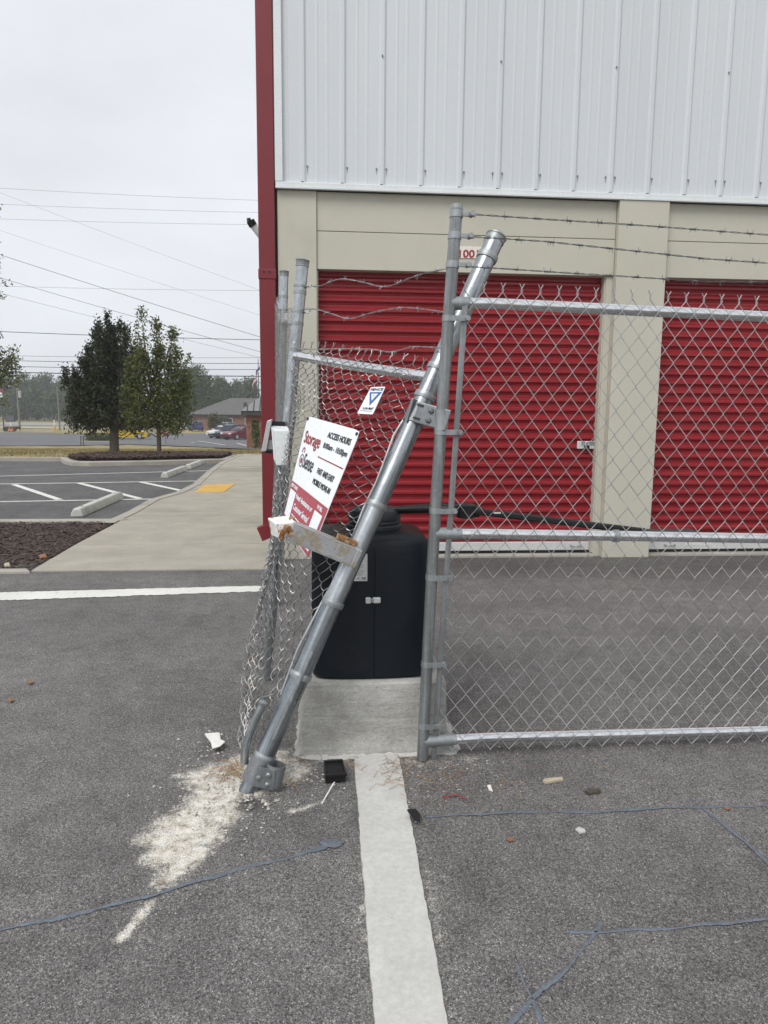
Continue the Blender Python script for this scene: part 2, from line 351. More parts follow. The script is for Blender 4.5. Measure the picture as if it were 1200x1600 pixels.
# near asphalt: one tensor grid, fine where the dust lies
def seg_d(P, poly):
    d = np.full(len(P), 1e9)
    for a, c in zip(poly[:-1], poly[1:]):
        a = np.array(a); c = np.array(c); e = c-a; t = np.clip(((P-a)@e)/(e@e), 0, 1); d = np.minimum(d, np.linalg.norm(P-a-t[:, None]*e, axis=1))
    return d
def inside(P, poly):
    r = np.zeros(len(P), bool); n = len(poly)
    for i in range(n):
        x1, y1 = poly[i]; x2, y2 = poly[(i+1) % n]
        c = ((y1 > P[:, 1]) != (y2 > P[:, 1])); xi = (x2-x1)*(P[:, 1]-y1)/(y2-y1+1e-12)+x1; r ^= c & (P[:, 0] < xi)
    return r
def g2(px, py): p = atZ(px, py, 0); return (p.x, p.y)
def c6(x, y): return g2(150+x/2, 1050+y/2)
xs = np.concatenate([np.linspace(-40, -1.5, 30), np.arange(-1.48, 1.6, .016), np.linspace(1.62, 14, 26)])
yy = np.concatenate([np.linspace(-9, 1.2, 14), np.arange(1.215, 3.4, .016), np.linspace(3.42, 7.32, 16)])
GX, GY = np.meshgrid(xs, yy); P2 = np.stack([GX.ravel(), GY.ravel()], 1)
patch = [c6(*q) for q in [(240, 320), (330, 290), (440, 262), (560, 238), (650, 262), (672, 310), (600, 362), (520, 395), (470, 440), (405, 530), (335, 572), (290, 612), (250, 660), (215, 682), (182, 640), (200, 590), (165, 572), (110, 545), (100, 525), (180, 470), (230, 430), (290, 380)]]
core = [c6(*q) for q in [(450, 290), (420, 350), (330, 420), (270, 500), (230, 560)]]
tail = [c6(*q) for q in [(330, 560), (260, 610), (215, 650)]]; tail2 = [c6(*q) for q in [(168, 725), (125, 780), (75, 835)]]
wire_d = [c6(*q) for q in [(605, 437), (660, 420), (705, 405)]]; core2 = [c6(*q) for q in [(560, 265), (640, 300), (600, 340)]]
sd_ = seg_d(P2, patch+patch[:1]); ins = inside(P2, patch); sdist = np.where(ins, sd_, -sd_)
dust = np.clip(.42+sdist*5.5, 0, .78)*(sdist > -.09)
dust = np.maximum(dust, np.clip(1.0-seg_d(P2, core)*6, 0, 1)); dust = np.maximum(dust, np.clip(.85-seg_d(P2, core2)*8, 0, 1))
for pl, wdt, amp in ((tail, .05, .85), (tail2, .022, .8), (wire_d, .018, .7)):
    dust = np.maximum(dust, np.clip(1-seg_d(P2, pl)/wdt*.5, 0, 1)*amp)
SX0, SX1 = .120, .305
edge = np.maximum(np.clip(.52-np.abs(P2[:, 0]-(SX0-.01))*7, 0, 1), np.clip(.55-np.abs(P2[:, 0]-(SX1+.02))*6.5, 0, 1))*np.clip((3.1-P2[:, 1])*2, 0, 1)*np.clip(.55+.6*np.sin(P2[:, 1]*5.1+1)*np.sin(P2[:, 1]*2.3), .15, 1)
dust = np.maximum(dust, edge*.85)
dust = np.maximum(dust, np.clip(.62-seg_d(P2, [(-.2, 2.93), (.62, 2.90)])*3.0, 0, 1)*.7)
dust = np.maximum(dust, np.clip(.42-seg_d(P2, [(.4, 2.7), (1.0, 2.72)])*1.6, 0, 1)*.6)
oil = np.clip(1-np.linalg.norm((P2-np.array(g2(395, 1255)))*np.array([1, 1.4]), axis=1)/.09, 0, 1)
dust *= np.clip(1-oil*.7, 0, 1)
Z = .0015*np.sin(P2[:, 0]*9)*np.sin(P2[:, 1]*8)-.01*np.clip(oil, 0, 1)
b = MB(); R_, C_ = GX.shape; b.v = np.column_stack([P2, Z]).tolist()
b.f = [(i*C_+k, i*C_+k+1, (i+1)*C_+k+1, (i+1)*C_+k) for i in range(R_-1) for k in range(C_-1)]; b.m = [0]*len(b.f)
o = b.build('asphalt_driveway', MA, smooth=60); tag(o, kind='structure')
wall_band = np.clip((P2[:, 1]-5.7)/1.1, 0, 1)*np.clip((P2[:, 0]-.2)/.6, 0, 1)*.75+np.clip((P2[:, 1]-6.2)/.5, 0, 1)*np.clip((.2-P2[:, 0])/.6, 0, 1)*.45  # mask that darkens the asphalt towards the building wall, weaker at the left
for nm, arr in (('dust', dust), ('oil', oil), ('wall_band', wall_band)):
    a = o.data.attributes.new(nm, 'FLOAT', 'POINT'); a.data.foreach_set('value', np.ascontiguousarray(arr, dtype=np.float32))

# concrete strip running to the gate pedestal (cast in sections)
b = MB(); n = 420; L, R = [], []
for i in range(n+1):
    y = -4+i*(2.955+4)/n; e = lambda k: .0012*math.sin(y*13+k)+.0008*math.sin(y*61+k*2)+random.uniform(-.0012, .0012)
    L.append((SX0+e(0)+.004*(y-2), y, .006)); R.append((SX1+e(3)+.014*(y-2), y, .006))
b.sheet([L, R]); b.sheet([[(p[0]-.004, p[1], -.01) for p in L], L]); b.sheet([R, [(p[0]+.004, p[1], -.01) for p in R]])
for f in range(len(b.f)): b.f[f] = tuple(reversed(b.f[f]))
tag(b.build('concrete_strip', MSTRIP, smooth=30), kind='structure')

# painted line across the drive, worn edges
b = MB(); p0, p1 = atZ(-260, 933), atZ(419, 915.5); q0, q1 = atZ(-260, 948), atZ(419, 924)
A_, B_ = [], []
for i in range(121):
    t = i/120; e = random.uniform(-.008, .008); A_.append(p0.lerp(p1, t)+Vector((0, e, .004))); B_.append(q0.lerp(q1, t)+Vector((0, random.uniform(-.012, .012), .004)))
b.sheet([B_, A_]); tag(b.build('painted_line', MPAINT, smooth=0), kind='structure')

# crack sealant bands
def seal(pts, wd, blob=None):
    b = MB(); P = [Vector((*g2(*p), 0)) for p in pts]; D = []
    for a, c in zip(P[:-1], P[1:]):
        k = max(2, int((c-a).length/.014)); D += [a.lerp(c, i/k) for i in range(k)]
    D.append(P[-1]); rows = []; ph = random.random()*9
    for i, p in enumerate(D):
        t = (D[min(i+1, len(D)-1)]-D[max(i-1, 0)]).normalized(); nrm = Vector((-t.y, t.x, 0)); wob = .006*math.sin(i*.15+ph)+.003*math.sin(i*.43+ph)
        ww = wd*(.75+.35*math.sin(i*.11+ph)*math.sin(i*.33))*(.25 if i in (0, len(D)-1) else 1)*.5*random.uniform(.6, 1.35)
        c = p+nrm*wob; rows.append([c-nrm*ww+Vector((0, 0, .003)), c-nrm*ww*.5+Vector((0, 0, .0045)), c+nrm*ww*.5+Vector((0, 0, .0045)), c+nrm*ww+Vector((0, 0, .003))])
    b.sheet(list(zip(*rows))[::-1] if False else rows)
    for i in range(len(b.f)): b.f[i] = tuple(reversed(b.f[i]))
    if blob:
        c = Vector((*g2(*blob), 0)); r = [Vector((c.x+.042*(1+.12*math.sin(3*a)+.1*math.sin(7*a))*math.cos(a), c.y+.026*(1+.12*math.cos(5*a))*math.sin(a), .004)) for a in np.linspace(0, 2*math.pi, 18, endpoint=False)]
        b.rings([r, [c+(p-c)*.6+Vector((0, 0, .006)) for p in r]], caps=False); b.add([c+(p-c)*.6+Vector((0, 0, .006)) for p in r], [tuple(range(18))])
    tag(b.build('crack_sealant', MSEAL, smooth=50), kind='structure')
seal([(-120, 1485), (0, 1455), (80, 1440), (150, 1420), (250, 1395), (360, 1365), (450, 1340), (512, 1322)], .021, (519, 1319))
seal([(665, 1275), (780, 1272), (900, 1269), (1100, 1262), (1200, 1258), (1500, 1247)], .019)
seal([(1080, 1246), (1105, 1268), (1140, 1295), (1200, 1352), (1400, 1530)], .018)
seal([(887, 1461), (1000, 1452), (1200, 1440), (1500, 1424)], .0155)
seal([(940, 1440), (895, 1500), (835, 1565), (800, 1600), (740, 1680)], .0155)
seal([(812, 1505), (822, 1535), (835, 1565), (848, 1602), (870, 1680)], .0145)

# parking lot
ZP = -.1
b = MB(); b.sheet([[(x, y, ZP) for x in (-70, -30, -10, -.46)] for y in (9.6, 14, 18, 22.6)]); tag(b.build('parking_lot', MA2, smooth=0), kind='structure')
def zp(px, py, z=ZP): return atZ(px, py, z)
def c3(x, y): return (x/2.79, 680+y/2.79)
def stripe(a, c, wd):
    A, B = zp(*c3(*a)), zp(*c3(*c)); t = (B-A).normalized(); n = Vector((-t.y, t.x, 0))*wd/2; z = Vector((0, 0, .004))
    b = MB(); k = 40; b.sheet([[A.lerp(B, i/k)-n*random.uniform(.9, 1.05)+z for i in range(k+1)], [A.lerp(B, i/k)+n*random.uniform(.9, 1.05)+z for i in range(k+1)]])
    tag(b.build('parking_stripe', MPAINT, smooth=0), kind='structure')
stripe((-560, 300), (712, 278), .10); stripe((-560, 222), (868, 200), .11); stripe((-700, 197), (912, 155), .11)
for s_ in (((60, 215), (260, 282)), ((340, 208), (610, 277)), ((608, 203), (800, 244)), ((-230, 221), (-90, 287))): stripe(*s_, .13)

# sidewalk along the building: cast slabs
EDGE = [(48, 891), (118, 850), (200, 807), (215, 800), (247, 781), (287, 769.5), (312, 757), (333, 737), (351, 723), (380, 710)]
EP = [atZ(*p, .02) for p in EDGE]; eY = [p.y for p in EP]; eX = [p.x for p in EP]
walk = bpy.data.objects.new('sidewalk', None); COL.objects.link(walk); ORG['sidewalk'] = (0, 0, 0); tag(walk, kind='structure')
cuts = [EP[0].y, atZ(230, 850, .02).y, atZ(250, 817, .02).y, atZ(300, 784, .02).y, atZ(330, 757, .02).y, atZ(360, 736, .02).y, atZ(372, 722, .02).y, EP[-1].y+.4]
for y0, y1 in zip(cuts[:-1], cuts[1:]):
    k = 8; g_ = .013; b = MB(); Y = [y0+g_+(y1-y0-2*g_)*i/k for i in range(k+1)]
    b.prism([(np.interp(y, eY, eX), y) for y in Y]+[(-.455, y) for y in reversed(Y)], -.12, .02)
    b.build('slab', MWALK, walk, smooth=0, bevel=.012)
b = MB(); b.prism([(EP[0].x+.02, EP[0].y+.02), (-.46, EP[0].y+.02), (-.46, EP[-1].y), (EP[-1].x+.02, EP[-1].y)] if False else [(np.interp(y, eY, eX)+.12, y) for y in np.linspace(EP[0].y+.02, EP[-1].y, 20)]+[(-.46, EP[-1].y), (-.46, EP[0].y+.02)], -.14, .006); tag(b.build('slab_bed', MDARK, walk, smooth=0))
# kerb beside the parking lot
kp = [atZ(*p, .02) for p in [(176, 818)]+EDGE[2:]]; b = MB(); L, R = [], []
for i, p in enumerate(kp):
    t = (kp[min(i+1, len(kp)-1)]-kp[max(i-1, 0)]).normalized(); n = Vector((-t.y, t.x, 0)); L.append(p+n*.16); R.append(p-n*.012)
zz = lambda P, z: [Vector((p.x, p.y, z)) for p in P]
b.sheet([zz(R, -.12), zz(R, .03), zz([l.lerp(r, .12) for l, r in zip(L, R)], .03), zz(L, .012), zz(L, -.12)]); tag(b.build('kerb', MKERB, smooth=30), kind='structure')
# tactile pad with domes
pad = bpy.data.objects.new('tactile_paving', None); COL.objects.link(pad); ORG['tactile_paving'] = (0, 0, 0)
tag(pad, 'yellow tactile warning pad set in the sidewalk beside the kerb', 'tactile paving')
pq = [atZ(*p, .023) for p in ((305, 769), (349, 769), (367, 757), (321, 758))]
b = MB(); b.rings([[p+Vector((0, 0, -.004)) for p in pq], [p+Vector((0, 0, .004)) for p in pq]]); b.build('plate', MYEL, pad, smooth=0)
b = MB()
for i in range(20):
    for j in range(14):
        u, v_ = (i+.5)/20, (j+.5)/14; c = pq[0].lerp(pq[1], u).lerp(pq[3].lerp(pq[2], u), v_)
        b.rings([circ((c.x, c.y, c.z+.004), .028, 6), circ((c.x, c.y, c.z+.012), .016, 6)])
tag(b.build('dome', MYEL, pad, smooth=60), kind='stuff')

# mulch beds
def chips(poly, n, size, z, name, label=None, hz=.03):
    x0, x1 = min(p[0] for p in poly), max(p[0] for p in poly); y0, y1 = min(p[1] for p in poly), max(p[1] for p in poly)
    P = np.column_stack([rng.uniform(x0, x1, n*3), rng.uniform(y0, y1, n*3)]); P = P[inside(P, poly)][:n]; m = len(P)
    s = rng.uniform(.5, 1.4, m)*size; yaw = rng.uniform(0, 6.28, m); til = rng.normal(0, .45, m); zc = z+rng.uniform(0, hz, m)
    V = np.zeros((m, 5, 3)); ca, sa = np.cos(yaw), np.sin(yaw)
    for k, (u, v_, h) in enumerate(((-1, -.3, 0), (1, -.25, 0), (.9, .3, 0), (-.8, .35, 0), (0, 0, .35))):
        V[:, k, 0] = P[:, 0]+s*(u*ca-v_*sa); V[:, k, 1] = P[:, 1]+s*(u*sa+v_*ca); V[:, k, 2] = zc+s*(u*np.sin(til)*.5+h*.6)
    b = MB(); b.v = V.reshape(-1, 3).tolist()
    b.f = [tuple(i*5+q for q in f) for i in range(m) for f in ((0, 1, 4), (1, 2, 4), (2, 3, 4), (3, 0, 4))]; b.m = [0]*len(b.f)
    return b.build(name, MCHIP, smooth=0)
bed = [(-14, EP[0].y+.06)]+[(np.interp(y, eY, eX)-.04, y) for y in np.linspace(EP[0].y+.06, atZ(185, 815, .02).y, 8)]+[(-14, atZ(0, 815, .02).y-.02)]
b = MB(); b.prism(bed, -.15, .0); tag(b.build('mulch_bed', MMULCH, smooth=0), kind='structure')
tag(chips([q for q in bed if q[0] > -13] + [(-6.5, bed[-1][1]), (-6.5, bed[0][1])], 11000, .03, -.005, 'mulch_chips'), kind='stuff')
by1 = bed[-1][1]
b = MB(); b.box((-8.2+np.interp(by1, eY, eX)/2-.0, by1+.075, -.055), (14+6+np.interp(by1, eY, eX)-2.0, .15, .17)) if False else None
kx = float(np.interp(by1+.1, eY, eX))
b.prism([(-14, by1+.01), (kx-.02, by1+.01-.0), (kx+.1, by1+.17), (-14, by1+.17)], -.15, .035); tag(b.build('kerb', MKERB, smooth=0, bevel=.02), kind='structure')
b.v = []; b = MB(); b.prism([(-14, EP[0].y-.10), (EP[0].x+.02, EP[0].y-.06), (EP[0].x-.05, EP[0].y+.05), (-14, EP[0].y+.05)], -.1, .03); tag(b.build('kerb', MKERB, smooth=0, bevel=.015), kind='structure')
# island with rounded nose
isl = [zp(*p) for p in ((95, 721.5), (100, 725), (112, 728), (140, 728.6), (240, 727), (340, 724))]
I = [(p.x, p.y) for p in isl]+[(-2.6, isl[-1].y+.3), (-2.2, 24.0), (I_x := isl[0].x+2.2, 24.2)]
nose = [(isl[0].x+.15, isl[0].y+.9), (isl[0].x+.9, isl[0].y+1.6)]
yr_ = isl[-1].y+.15; ex = lambda y: float(np.interp(y, eY, eX))
print('isl', [tuple(round(q, 2) for q in p) for p in isl], yr_)
I = [(p.x, p.y) for p in isl]+[(ex(yr_)-.17, yr_), (ex(24.)-.17, 24.), (isl[0].x+2.4, 24.), (isl[0].x+.95, isl[0].y+1.45), (isl[0].x+.25, isl[0].y+.8)]
b = MB(); b.prism(I, -.15, .03); tag(b.build('kerb', MKERB, smooth=0, bevel=.03), kind='structure')
cx_, cy_ = np.mean([p[0] for p in I]), np.mean([p[1] for p in I])
I2 = []
for i in range(len(I)):
    a, c, d = Vector(I[i-1]), Vector(I[i]), Vector(I[(i+1) % len(I)]); t = (d-a).normalized(); n = Vector((-t.y, t.x)); 
    if (Vector((cx_, cy_))-c).dot(n) < 0: n = -n
    I2.append(tuple(c+n*.2))
I2 = [q for q in I2]
b = MB(); b.prism(I2, -.1, .045); tag(b.build('mulch_bed', MMULCH, smooth=0), kind='structure')
tag(chips(I2, 16000, .05, .045, 'mulch_chips', hz=.10), kind='stuff')
b = MB(); b.prism([(-70, 22.28), (isl[0].x+2.4, 22.28), (isl[0].x+2.4, 22.46), (-70, 22.46)], -.15, .03); tag(b.build('kerb', MKERB, smooth=0, bevel=.02), kind='structure')

# dry grass blades on the verge
n = 26000; gy = rng.uniform(22.5, 47, n); gx = rng.uniform(-1, 1, n)*0
lo = np.array([atY(-60, 700, y).x for y in (22, 50)]); hi = np.array([atY(430, 700, y).x for y in (22, 50)])
gx = rng.uniform(0, 1, n); gx = (lo[0]+(lo[1]-lo[0])*(gy-22)/28)*(1-gx)+(hi[0]+(hi[1]-hi[0])*(gy-22)/28)*gx
keep = ~inside(np.column_stack([gx, gy]), I2) & ((gx < np.interp(gy, eY, eX)-.1) | (gy > 25.2)); gx, gy = gx[keep], gy[keep]; n = len(gx)
gz = np.interp(gy, TY, TZ); hh = rng.uniform(.02, .075, n); yw = rng.uniform(0, 3.14, n); wd = rng.uniform(.01, .03, n); ln = rng.normal(0, .03, (n, 2))
V = np.zeros((n, 3, 3)); V[:, 0] = np.column_stack([gx-wd*np.cos(yw), gy-wd*np.sin(yw), gz-.02]); V[:, 1] = np.column_stack([gx+wd*np.cos(yw), gy+wd*np.sin(yw), gz-.02]); V[:, 2] = np.column_stack([gx+ln[:, 0], gy+ln[:, 1], gz+hh])
b = MB(); b.v = V.reshape(-1, 3).tolist(); b.f = [(3*i, 3*i+1, 3*i+2) for i in range(n)]; b.m = [0]*n; tag(b.build('dry_grass', MBLADE, smooth=0), kind='stuff')

# wheel stops
def wheel_stop(a, c, label, z=ZP):
    A, B = atZ(*a, z), atZ(*c, z); t = (B-A).normalized(); n = Vector((-t.y, t.x, 0)); L = (B-A).length
    th = thing('wheel_stop', label, 'wheel stop', (A+B)/2, 'concrete wheel stops in the parking lot')
    b = MB(); prof = [(-.10, 0), (.10, 0), (.085, .06), (.05, .125), (-.05, .125), (-.085, .06)]; rings = []
    for d, s in ((0, .92), (.04, 1), (L-.04, 1), (L, .92)): rings.append([A+t*d+n*(u*s)+Vector((0, 0, v_*(s if v_ > .1 else 1)+.002)) for u, v_ in prof])
    b.rings(rings); b.build('block', MSTOP, th, smooth=25, bevel=.012)
    for d in (.25, L-.25):
        p = A+t*d+Vector((0, 0, .127)); b = MB(); b.tube([p-Vector((0, 0, .01)), p+Vector((0, 0, .006))], .018, 10); b.build('rebar_pin', MRUST, th)
wheel_stop((120, 808), (186, 779), 'nearest concrete wheel stop, beside the mulch bed kerb')
wheel_stop((257, 747), (288, 735), 'middle concrete wheel stop close to the sidewalk kerb')
wheel_stop((294, 733), (317, 724), 'farthest concrete wheel stop just in front of the mulch island')

# ================================================================== STORAGE BUILDING
WY = 7.177; XL = -.44; TOPZ = 7.4; XR = 10.2
bld = thing('storage_building', 'storage building with white ribbed metal above beige walls and red roll-up doors', 'building', (XL, WY, 0))
def bx(name, mat, x0, x1, y0, y1, z0, z1, parent=bld, bev=0, smooth=0):
    b = MB(); b.box(((x0+x1)/2, (y0+y1)/2, (z0+z1)/2), (x1-x0, y1-y0, z1-z0)); return b.build(name, mat, parent, smooth=smooth, bevel=bev)
ZT = 3.555
bx('core_wall', MBEIGE, XL+.02, XR, WY+.35, WY+15, 0, TOPZ-.05)
bx('side_wall', MBEIGE, XL, XL+.018, WY+.006, WY+15, 0, TOPZ-.02)
bx('roof', MTRIM, XL-.05, XR+.05, WY-.05, WY+15.05, TOPZ, TOPZ+.14)
# white ribbed panels, three ribs each
RP = .372
def panel(x0, nr, zb, zt, screws_at):
    b = MB(); pts = []
    for k in range(nr):
        a = x0+k*RP
        pts += [(a, 0), (a+.020, -.019), (a+.046, -.019), (a+.066, 0), (a+.150, 0), (a+.160, -.0022), (a+.172, -.0022), (a+.182, 0), (a+.242, 0), (a+.252, -.0022), (a+.264, -.0022), (a+.274, 0)]
    pts.append((x0+nr*RP, 0))
    f = [(x, WY-.012+d, zb) for x, d in pts]; b.sheet([f, [(x, y, zt) for x, y, z in f]]); p = b.build('wall_panel', MWHITE, bld, smooth=0)
    b = MB()
    for k in range(nr):
        for zz_ in screws_at:
            for dx in ((.074, ) if k % 3 else (-.02, .074)):
                x = x0+k*RP+dx
                if x < XL+.03: continue
                b.tube([(x, WY-.012, zz_), (x, WY-.020, zz_)], .0085, 8)
    tag(b.build('screws', MSEAM, p), kind='stuff')
    b = MB()
    for k in range(nr):
        for dx in ((.074, ) if k % 3 else (-.02, .074)):
            x = x0+k*RP+dx; z = screws_at[0]
            if x < XL+.03: continue
            b.add([(x-.005, WY-.0150, z), (x+.005, WY-.0150, z), (x+.0015, WY-.0150, z-.05-.03*random.random()), (x-.0015, WY-.0150, z-.05)], [(0, 1, 2, 3)])
    tag(b.build('screw_streak', MTRIM if False else MSEAM, p, smooth=0), kind='stuff')
    b = MB()
    for k in range(nr):
        x = x0+k*RP; b.box((x+.027, WY-.028, zb+.001), (.028, .03, .006))
    tag(b.build('rib_end', MDARK, p), kind='stuff')
    for k in range(0, nr, 3):
        b = MB(); x = x0+k*RP+.027; b.tube([(x, WY-.034, 4.75), (x, WY-.044, 4.75)], .0085, 8); b.build('screw', MSEAM, p)
x = XL-.16
for i in range(10): panel(x+i*3*RP, 3, ZT+.062, TOPZ, (ZT+.21, 5.6))
bx('drip_trim', MTRIM, XL-.012, XR, WY-.052, WY-.014, ZT-.002, ZT+.058, bev=.006)
bx('drip_lip', MTRIM, XL-.012, XR, WY-.066, WY-.0525, ZT-.004, ZT+.012)
bx('corner_trim', MTRIM, XL-.014, XL+.055, WY-.05, WY-.013, ZT+.062, TOPZ)
# beige piers, lintels, doors
D0 = -.071; D1 = 2.805; PX0 = 2.872; PX1 = 3.376; DH = 2.842
bays = [(D0, D1), (PX1+.0, 6.25), (6.83, 9.7)]
bx('pier', MBEIGE, XL, D0, WY-.01, WY+.34, 0, ZT-.004, bev=.006)
bx('pier', MBEIGE, PX0, PX1, WY-.055, WY+.34, 0, ZT-.004, bev=.006)
bx('pier', MBEIGE, D1+.0, PX0-.001, WY+.03, WY+.34, 0, DH+.0, bev=.003)
bx('pier', MBEIGE, 6.25, 6.83, WY-.055, WY+.34, 0, ZT-.004, bev=.006); bx('pier', MBEIGE, 9.7, XR, WY-.055, WY+.34, 0, ZT-.004, bev=.006)
for i, (a, c) in enumerate(bays):
    e = PX0-.002 if i == 0 else c
    bx('lintel', MBEIGE, a+.002, e-.002, WY+.012, WY+.34, 3.196, ZT-.006, bev=.004)
    bx('lintel', MBEIGE, a+.002, e-.002, WY+.010, WY+.34, DH, 3.190, bev=.004)
    door = bpy.data.objects.new('roll_up_door', None); COL.objects.link(door); door.parent = bld; ORG[door.name] = ORG['storage_building']
    ZB = .145; PT = .0956; ns = int((DH+.1-ZB)/PT)
    prof = [(0, 0), (-.003, .012), (-.020, .030), (-.020, .052), (-.004, .070), (.004, .074), (.004, PT-.004), (0, PT)]
    b = MB(); yd = WY+.135; b.sheet([[(a+.012, yd+d, ZB+h), (c-.012, yd+d, ZB+h)] for d, h in prof])
    for k_ in range(len(b.f)): b.f[k_] = tuple(reversed(b.f[k_]))
    s0 = b.build('slat', MRED, door, smooth=25); me = s0.data
    for k in range(1, ns):
        s = bpy.data.objects.new('slat', me); COL.objects.link(s); s.parent = door; s.location = (0, 0, k*PT)
    b = MB(); b.box(((a+c)/2, yd-.004, .098), (c-a-.03, .05, .09)); b.build('bottom_bar', MSILL, door, smooth=0, bevel=.006)
    b = MB(); b.box(((a+c)/2, yd-.006, .042), (c-a-.03, .04, .02)); b.build('bottom_seal', MBLK, door, smooth=0)
    for gx_ in (a+.006, c-.006): b = MB(); b.box((gx_, WY+.10, DH/2+.02), (.012, .10, DH-.04)); b.build('guide_track', MBEIGE, door, smooth=0)
    for hx in ((a+.22, c-.16) if i == 0 else (a+.3, c-.3)):
        b = MB(); pts = [(hx-.055, yd-.03, .105), (hx-.05, yd-.055, .097), (hx, yd-.06, .092), (hx+.05, yd-.055, .097), (hx+.055, yd-.03, .105)]; b.tube(pts, .008, 8); b.build('lift_handle', MGB, door)
    if i < 2:
        lx = (atY(898, 695, yd).x+atY(930, 695, yd).x)/2+.01 if i == 0 else c-.12; lz = atY(913, 695, yd).z
        b = MB(); b.box((lx, yd-.026, lz), (.21, .008, .08)); lt = b.build('latch', MSILL, door, smooth=0, bevel=.004)
        b = MB(); b.box((lx+.02, yd-.034, lz+.012), (.16, .010, .022)); b.build('slide_bolt', MGB, door, smooth=0); b = MB(); b.tube([(lx-.06, yd-.03, lz+.03), (lx+.09, yd-.03, lz+.03)], .007, 8); b.build('bolt_rod', MGB, door, smooth=30)
        b = MB(); b.box((lx-.005, yd-.045, lz-.025), (.05, .022, .045)); b.build('padlock', MBLK, door, smooth=30, bevel=.004); b = MB(); b.tube([(lx-.02, yd-.045, lz-.005), (lx-.02, yd-.045, lz+.025), (lx, yd-.045, lz+.035), (lx+.012, yd-.045, lz+.025), (lx+.012, yd-.045, lz-.005)], .005, 6); b.build('padlock_shackle', MSILL, door, smooth=30)
    if i == 1:
        b = MB(); b.box((a+.62, yd-.032, .105), (.3, .003, .03)); b.build('sticker', MLABEL, door, smooth=0)
        b = MB(); b.box((a+.42, yd-.034, .2), (.5, .05, .02)); b.build('dirt_ledge', MRUST, door, smooth=0) if False else None
    bx('door_sill', MKERB, a, c, WY-.0, WY+.34, -.01, .022, bev=.004)
# number plate with digits
FONT = bpy.data.fonts.load('<builtin>')
def text_mb(body, size=1.):
    cu = bpy.data.curves.new('txt', 'FONT'); cu.body = body; cu.font = FONT; cu.size = 1.; cu.resolution_u = 3; cu.fill_mode = 'FRONT'
    ob = bpy.data.objects.new('txt', cu); COL.objects.link(ob); bpy.context.view_layer.update()
    dg = bpy.context.evaluated_depsgraph_get(); me = bpy.data.meshes.new_from_object(ob.evaluated_get(dg), depsgraph=dg)
    V = np.array([v.co[:2] for v in me.vertices]); F = [tuple(p.vertices) for p in me.polygons]
    bpy.data.objects.remove(ob); bpy.data.curves.remove(cu); bpy.data.meshes.remove(me); return V, F
def lettering(body, S, x0, x1, y0, y1, mat, parent, name='lettering', off=.002, bold=0.):
    """text stretched to the box x0..x1, y0..y1 (down) of the surface S(x, y, off)"""
    V, F = text_mb(body); mn, mx = V.min(0), V.max(0); W = (V-mn)/(mx-mn); b = MB()
    for k in ((0, 0),)+(((bold, 0), (0, bold)) if bold else ()):
        b.add([S(x0+(x1-x0)*q[0]+k[0], y1-(y1-y0)*q[1]+k[1], off+.0002*(k[0] > 0)+.0004*(k[1] > 0)) for q in W], F)
    return b.build(name, mat, parent, smooth=0)
pl0 = atY(712, 386, WY+.0); pl1 = atY(752, 402, WY+.0)
yP = WY+.008
bx('number_plate', MPLATE, pl0.x-.02, pl1.x+.02, yP-.006, yP, pl1.z-.01, pl0.z+.01)
lettering('1001', lambda x, y, o_=0: Vector((pl0.x+x, yP-.006-o_, pl0.z-y)), atY(717.5, 394, WY).x-pl0.x, atY(747, 394, WY).x-pl0.x, .022, .092, MSREDT, bld, bold=.006)
# downspout
DX0, DX1 = -.618, -.462
b = MB(); zd = atY(425, 836, WY-.04).z; b.box(((DX0+DX1)/2, WY+.01, (zd+TOPZ)/2), (DX1-DX0, .11, TOPZ-zd)); ds = b.build('downspout', MTRED, bld, smooth=0, bevel=.008)
zc = atY(418, 426, WY).z; b = MB(); b.box(((DX0+DX1)/2, WY+.01, zc-.02), (DX1-DX0+.012, .122, .09)); b.build('collar', MTRED, ds, smooth=0, bevel=.004)
b = MB()
for dx in (-.03, .025): b.tube([((DX0+DX1)/2+dx, WY-.05, zc), ((DX0+DX1)/2+dx, WY-.056, zc)], .009, 8)
tag(b.build('rivets', MDARK, ds), kind='stuff')
ea, eb = Vector(((DX0+DX1)/2, WY+.01, .64)), Vector((DX0-.05, WY-.01, .38))
q = [atY(*p, WY-.053) for p in ((401, 825), (428, 815), (433, 836), (410, 846))]
b = MB(); b.rings([q, [p+Vector((0, .12, 0)) for p in q]]); b.build('outlet_elbow', MTRED, ds, smooth=0, bevel=.004)
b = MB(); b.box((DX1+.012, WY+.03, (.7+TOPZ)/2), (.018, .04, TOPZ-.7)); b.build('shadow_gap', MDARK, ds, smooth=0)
# security camera on the side wall
cp = atY(397, 358, WY+.55)
sc_ = thing('security_camera', 'white security camera with black lens hood on the building corner', 'security camera', (XL, WY+.55, cp.z-.05))
b = MB(); b.tube([cp+Vector((.10, .03, -.10)), cp+Vector((-.005, -.01, .03))], .036, 14); b.build('body', MKEYW, sc_)
b = MB(); b.tube([cp+Vector((-.006, -.012, .028)), cp+Vector((-.035, -.02, .075))], .042, 14); b.tube([cp+Vector((-.035, -.02, .075)), cp+Vector((-.06, -.03, .07))], .03, 12); b.build('lens_hood', MBLK, sc_)
b = MB(); b.tube([cp+Vector((.06, .02, -.09)), cp+Vector((.05, .03, -.16)), cp+Vector((.16, .03, -.20))], .018, 10); b.build('mount_arm', MKEYW, sc_)

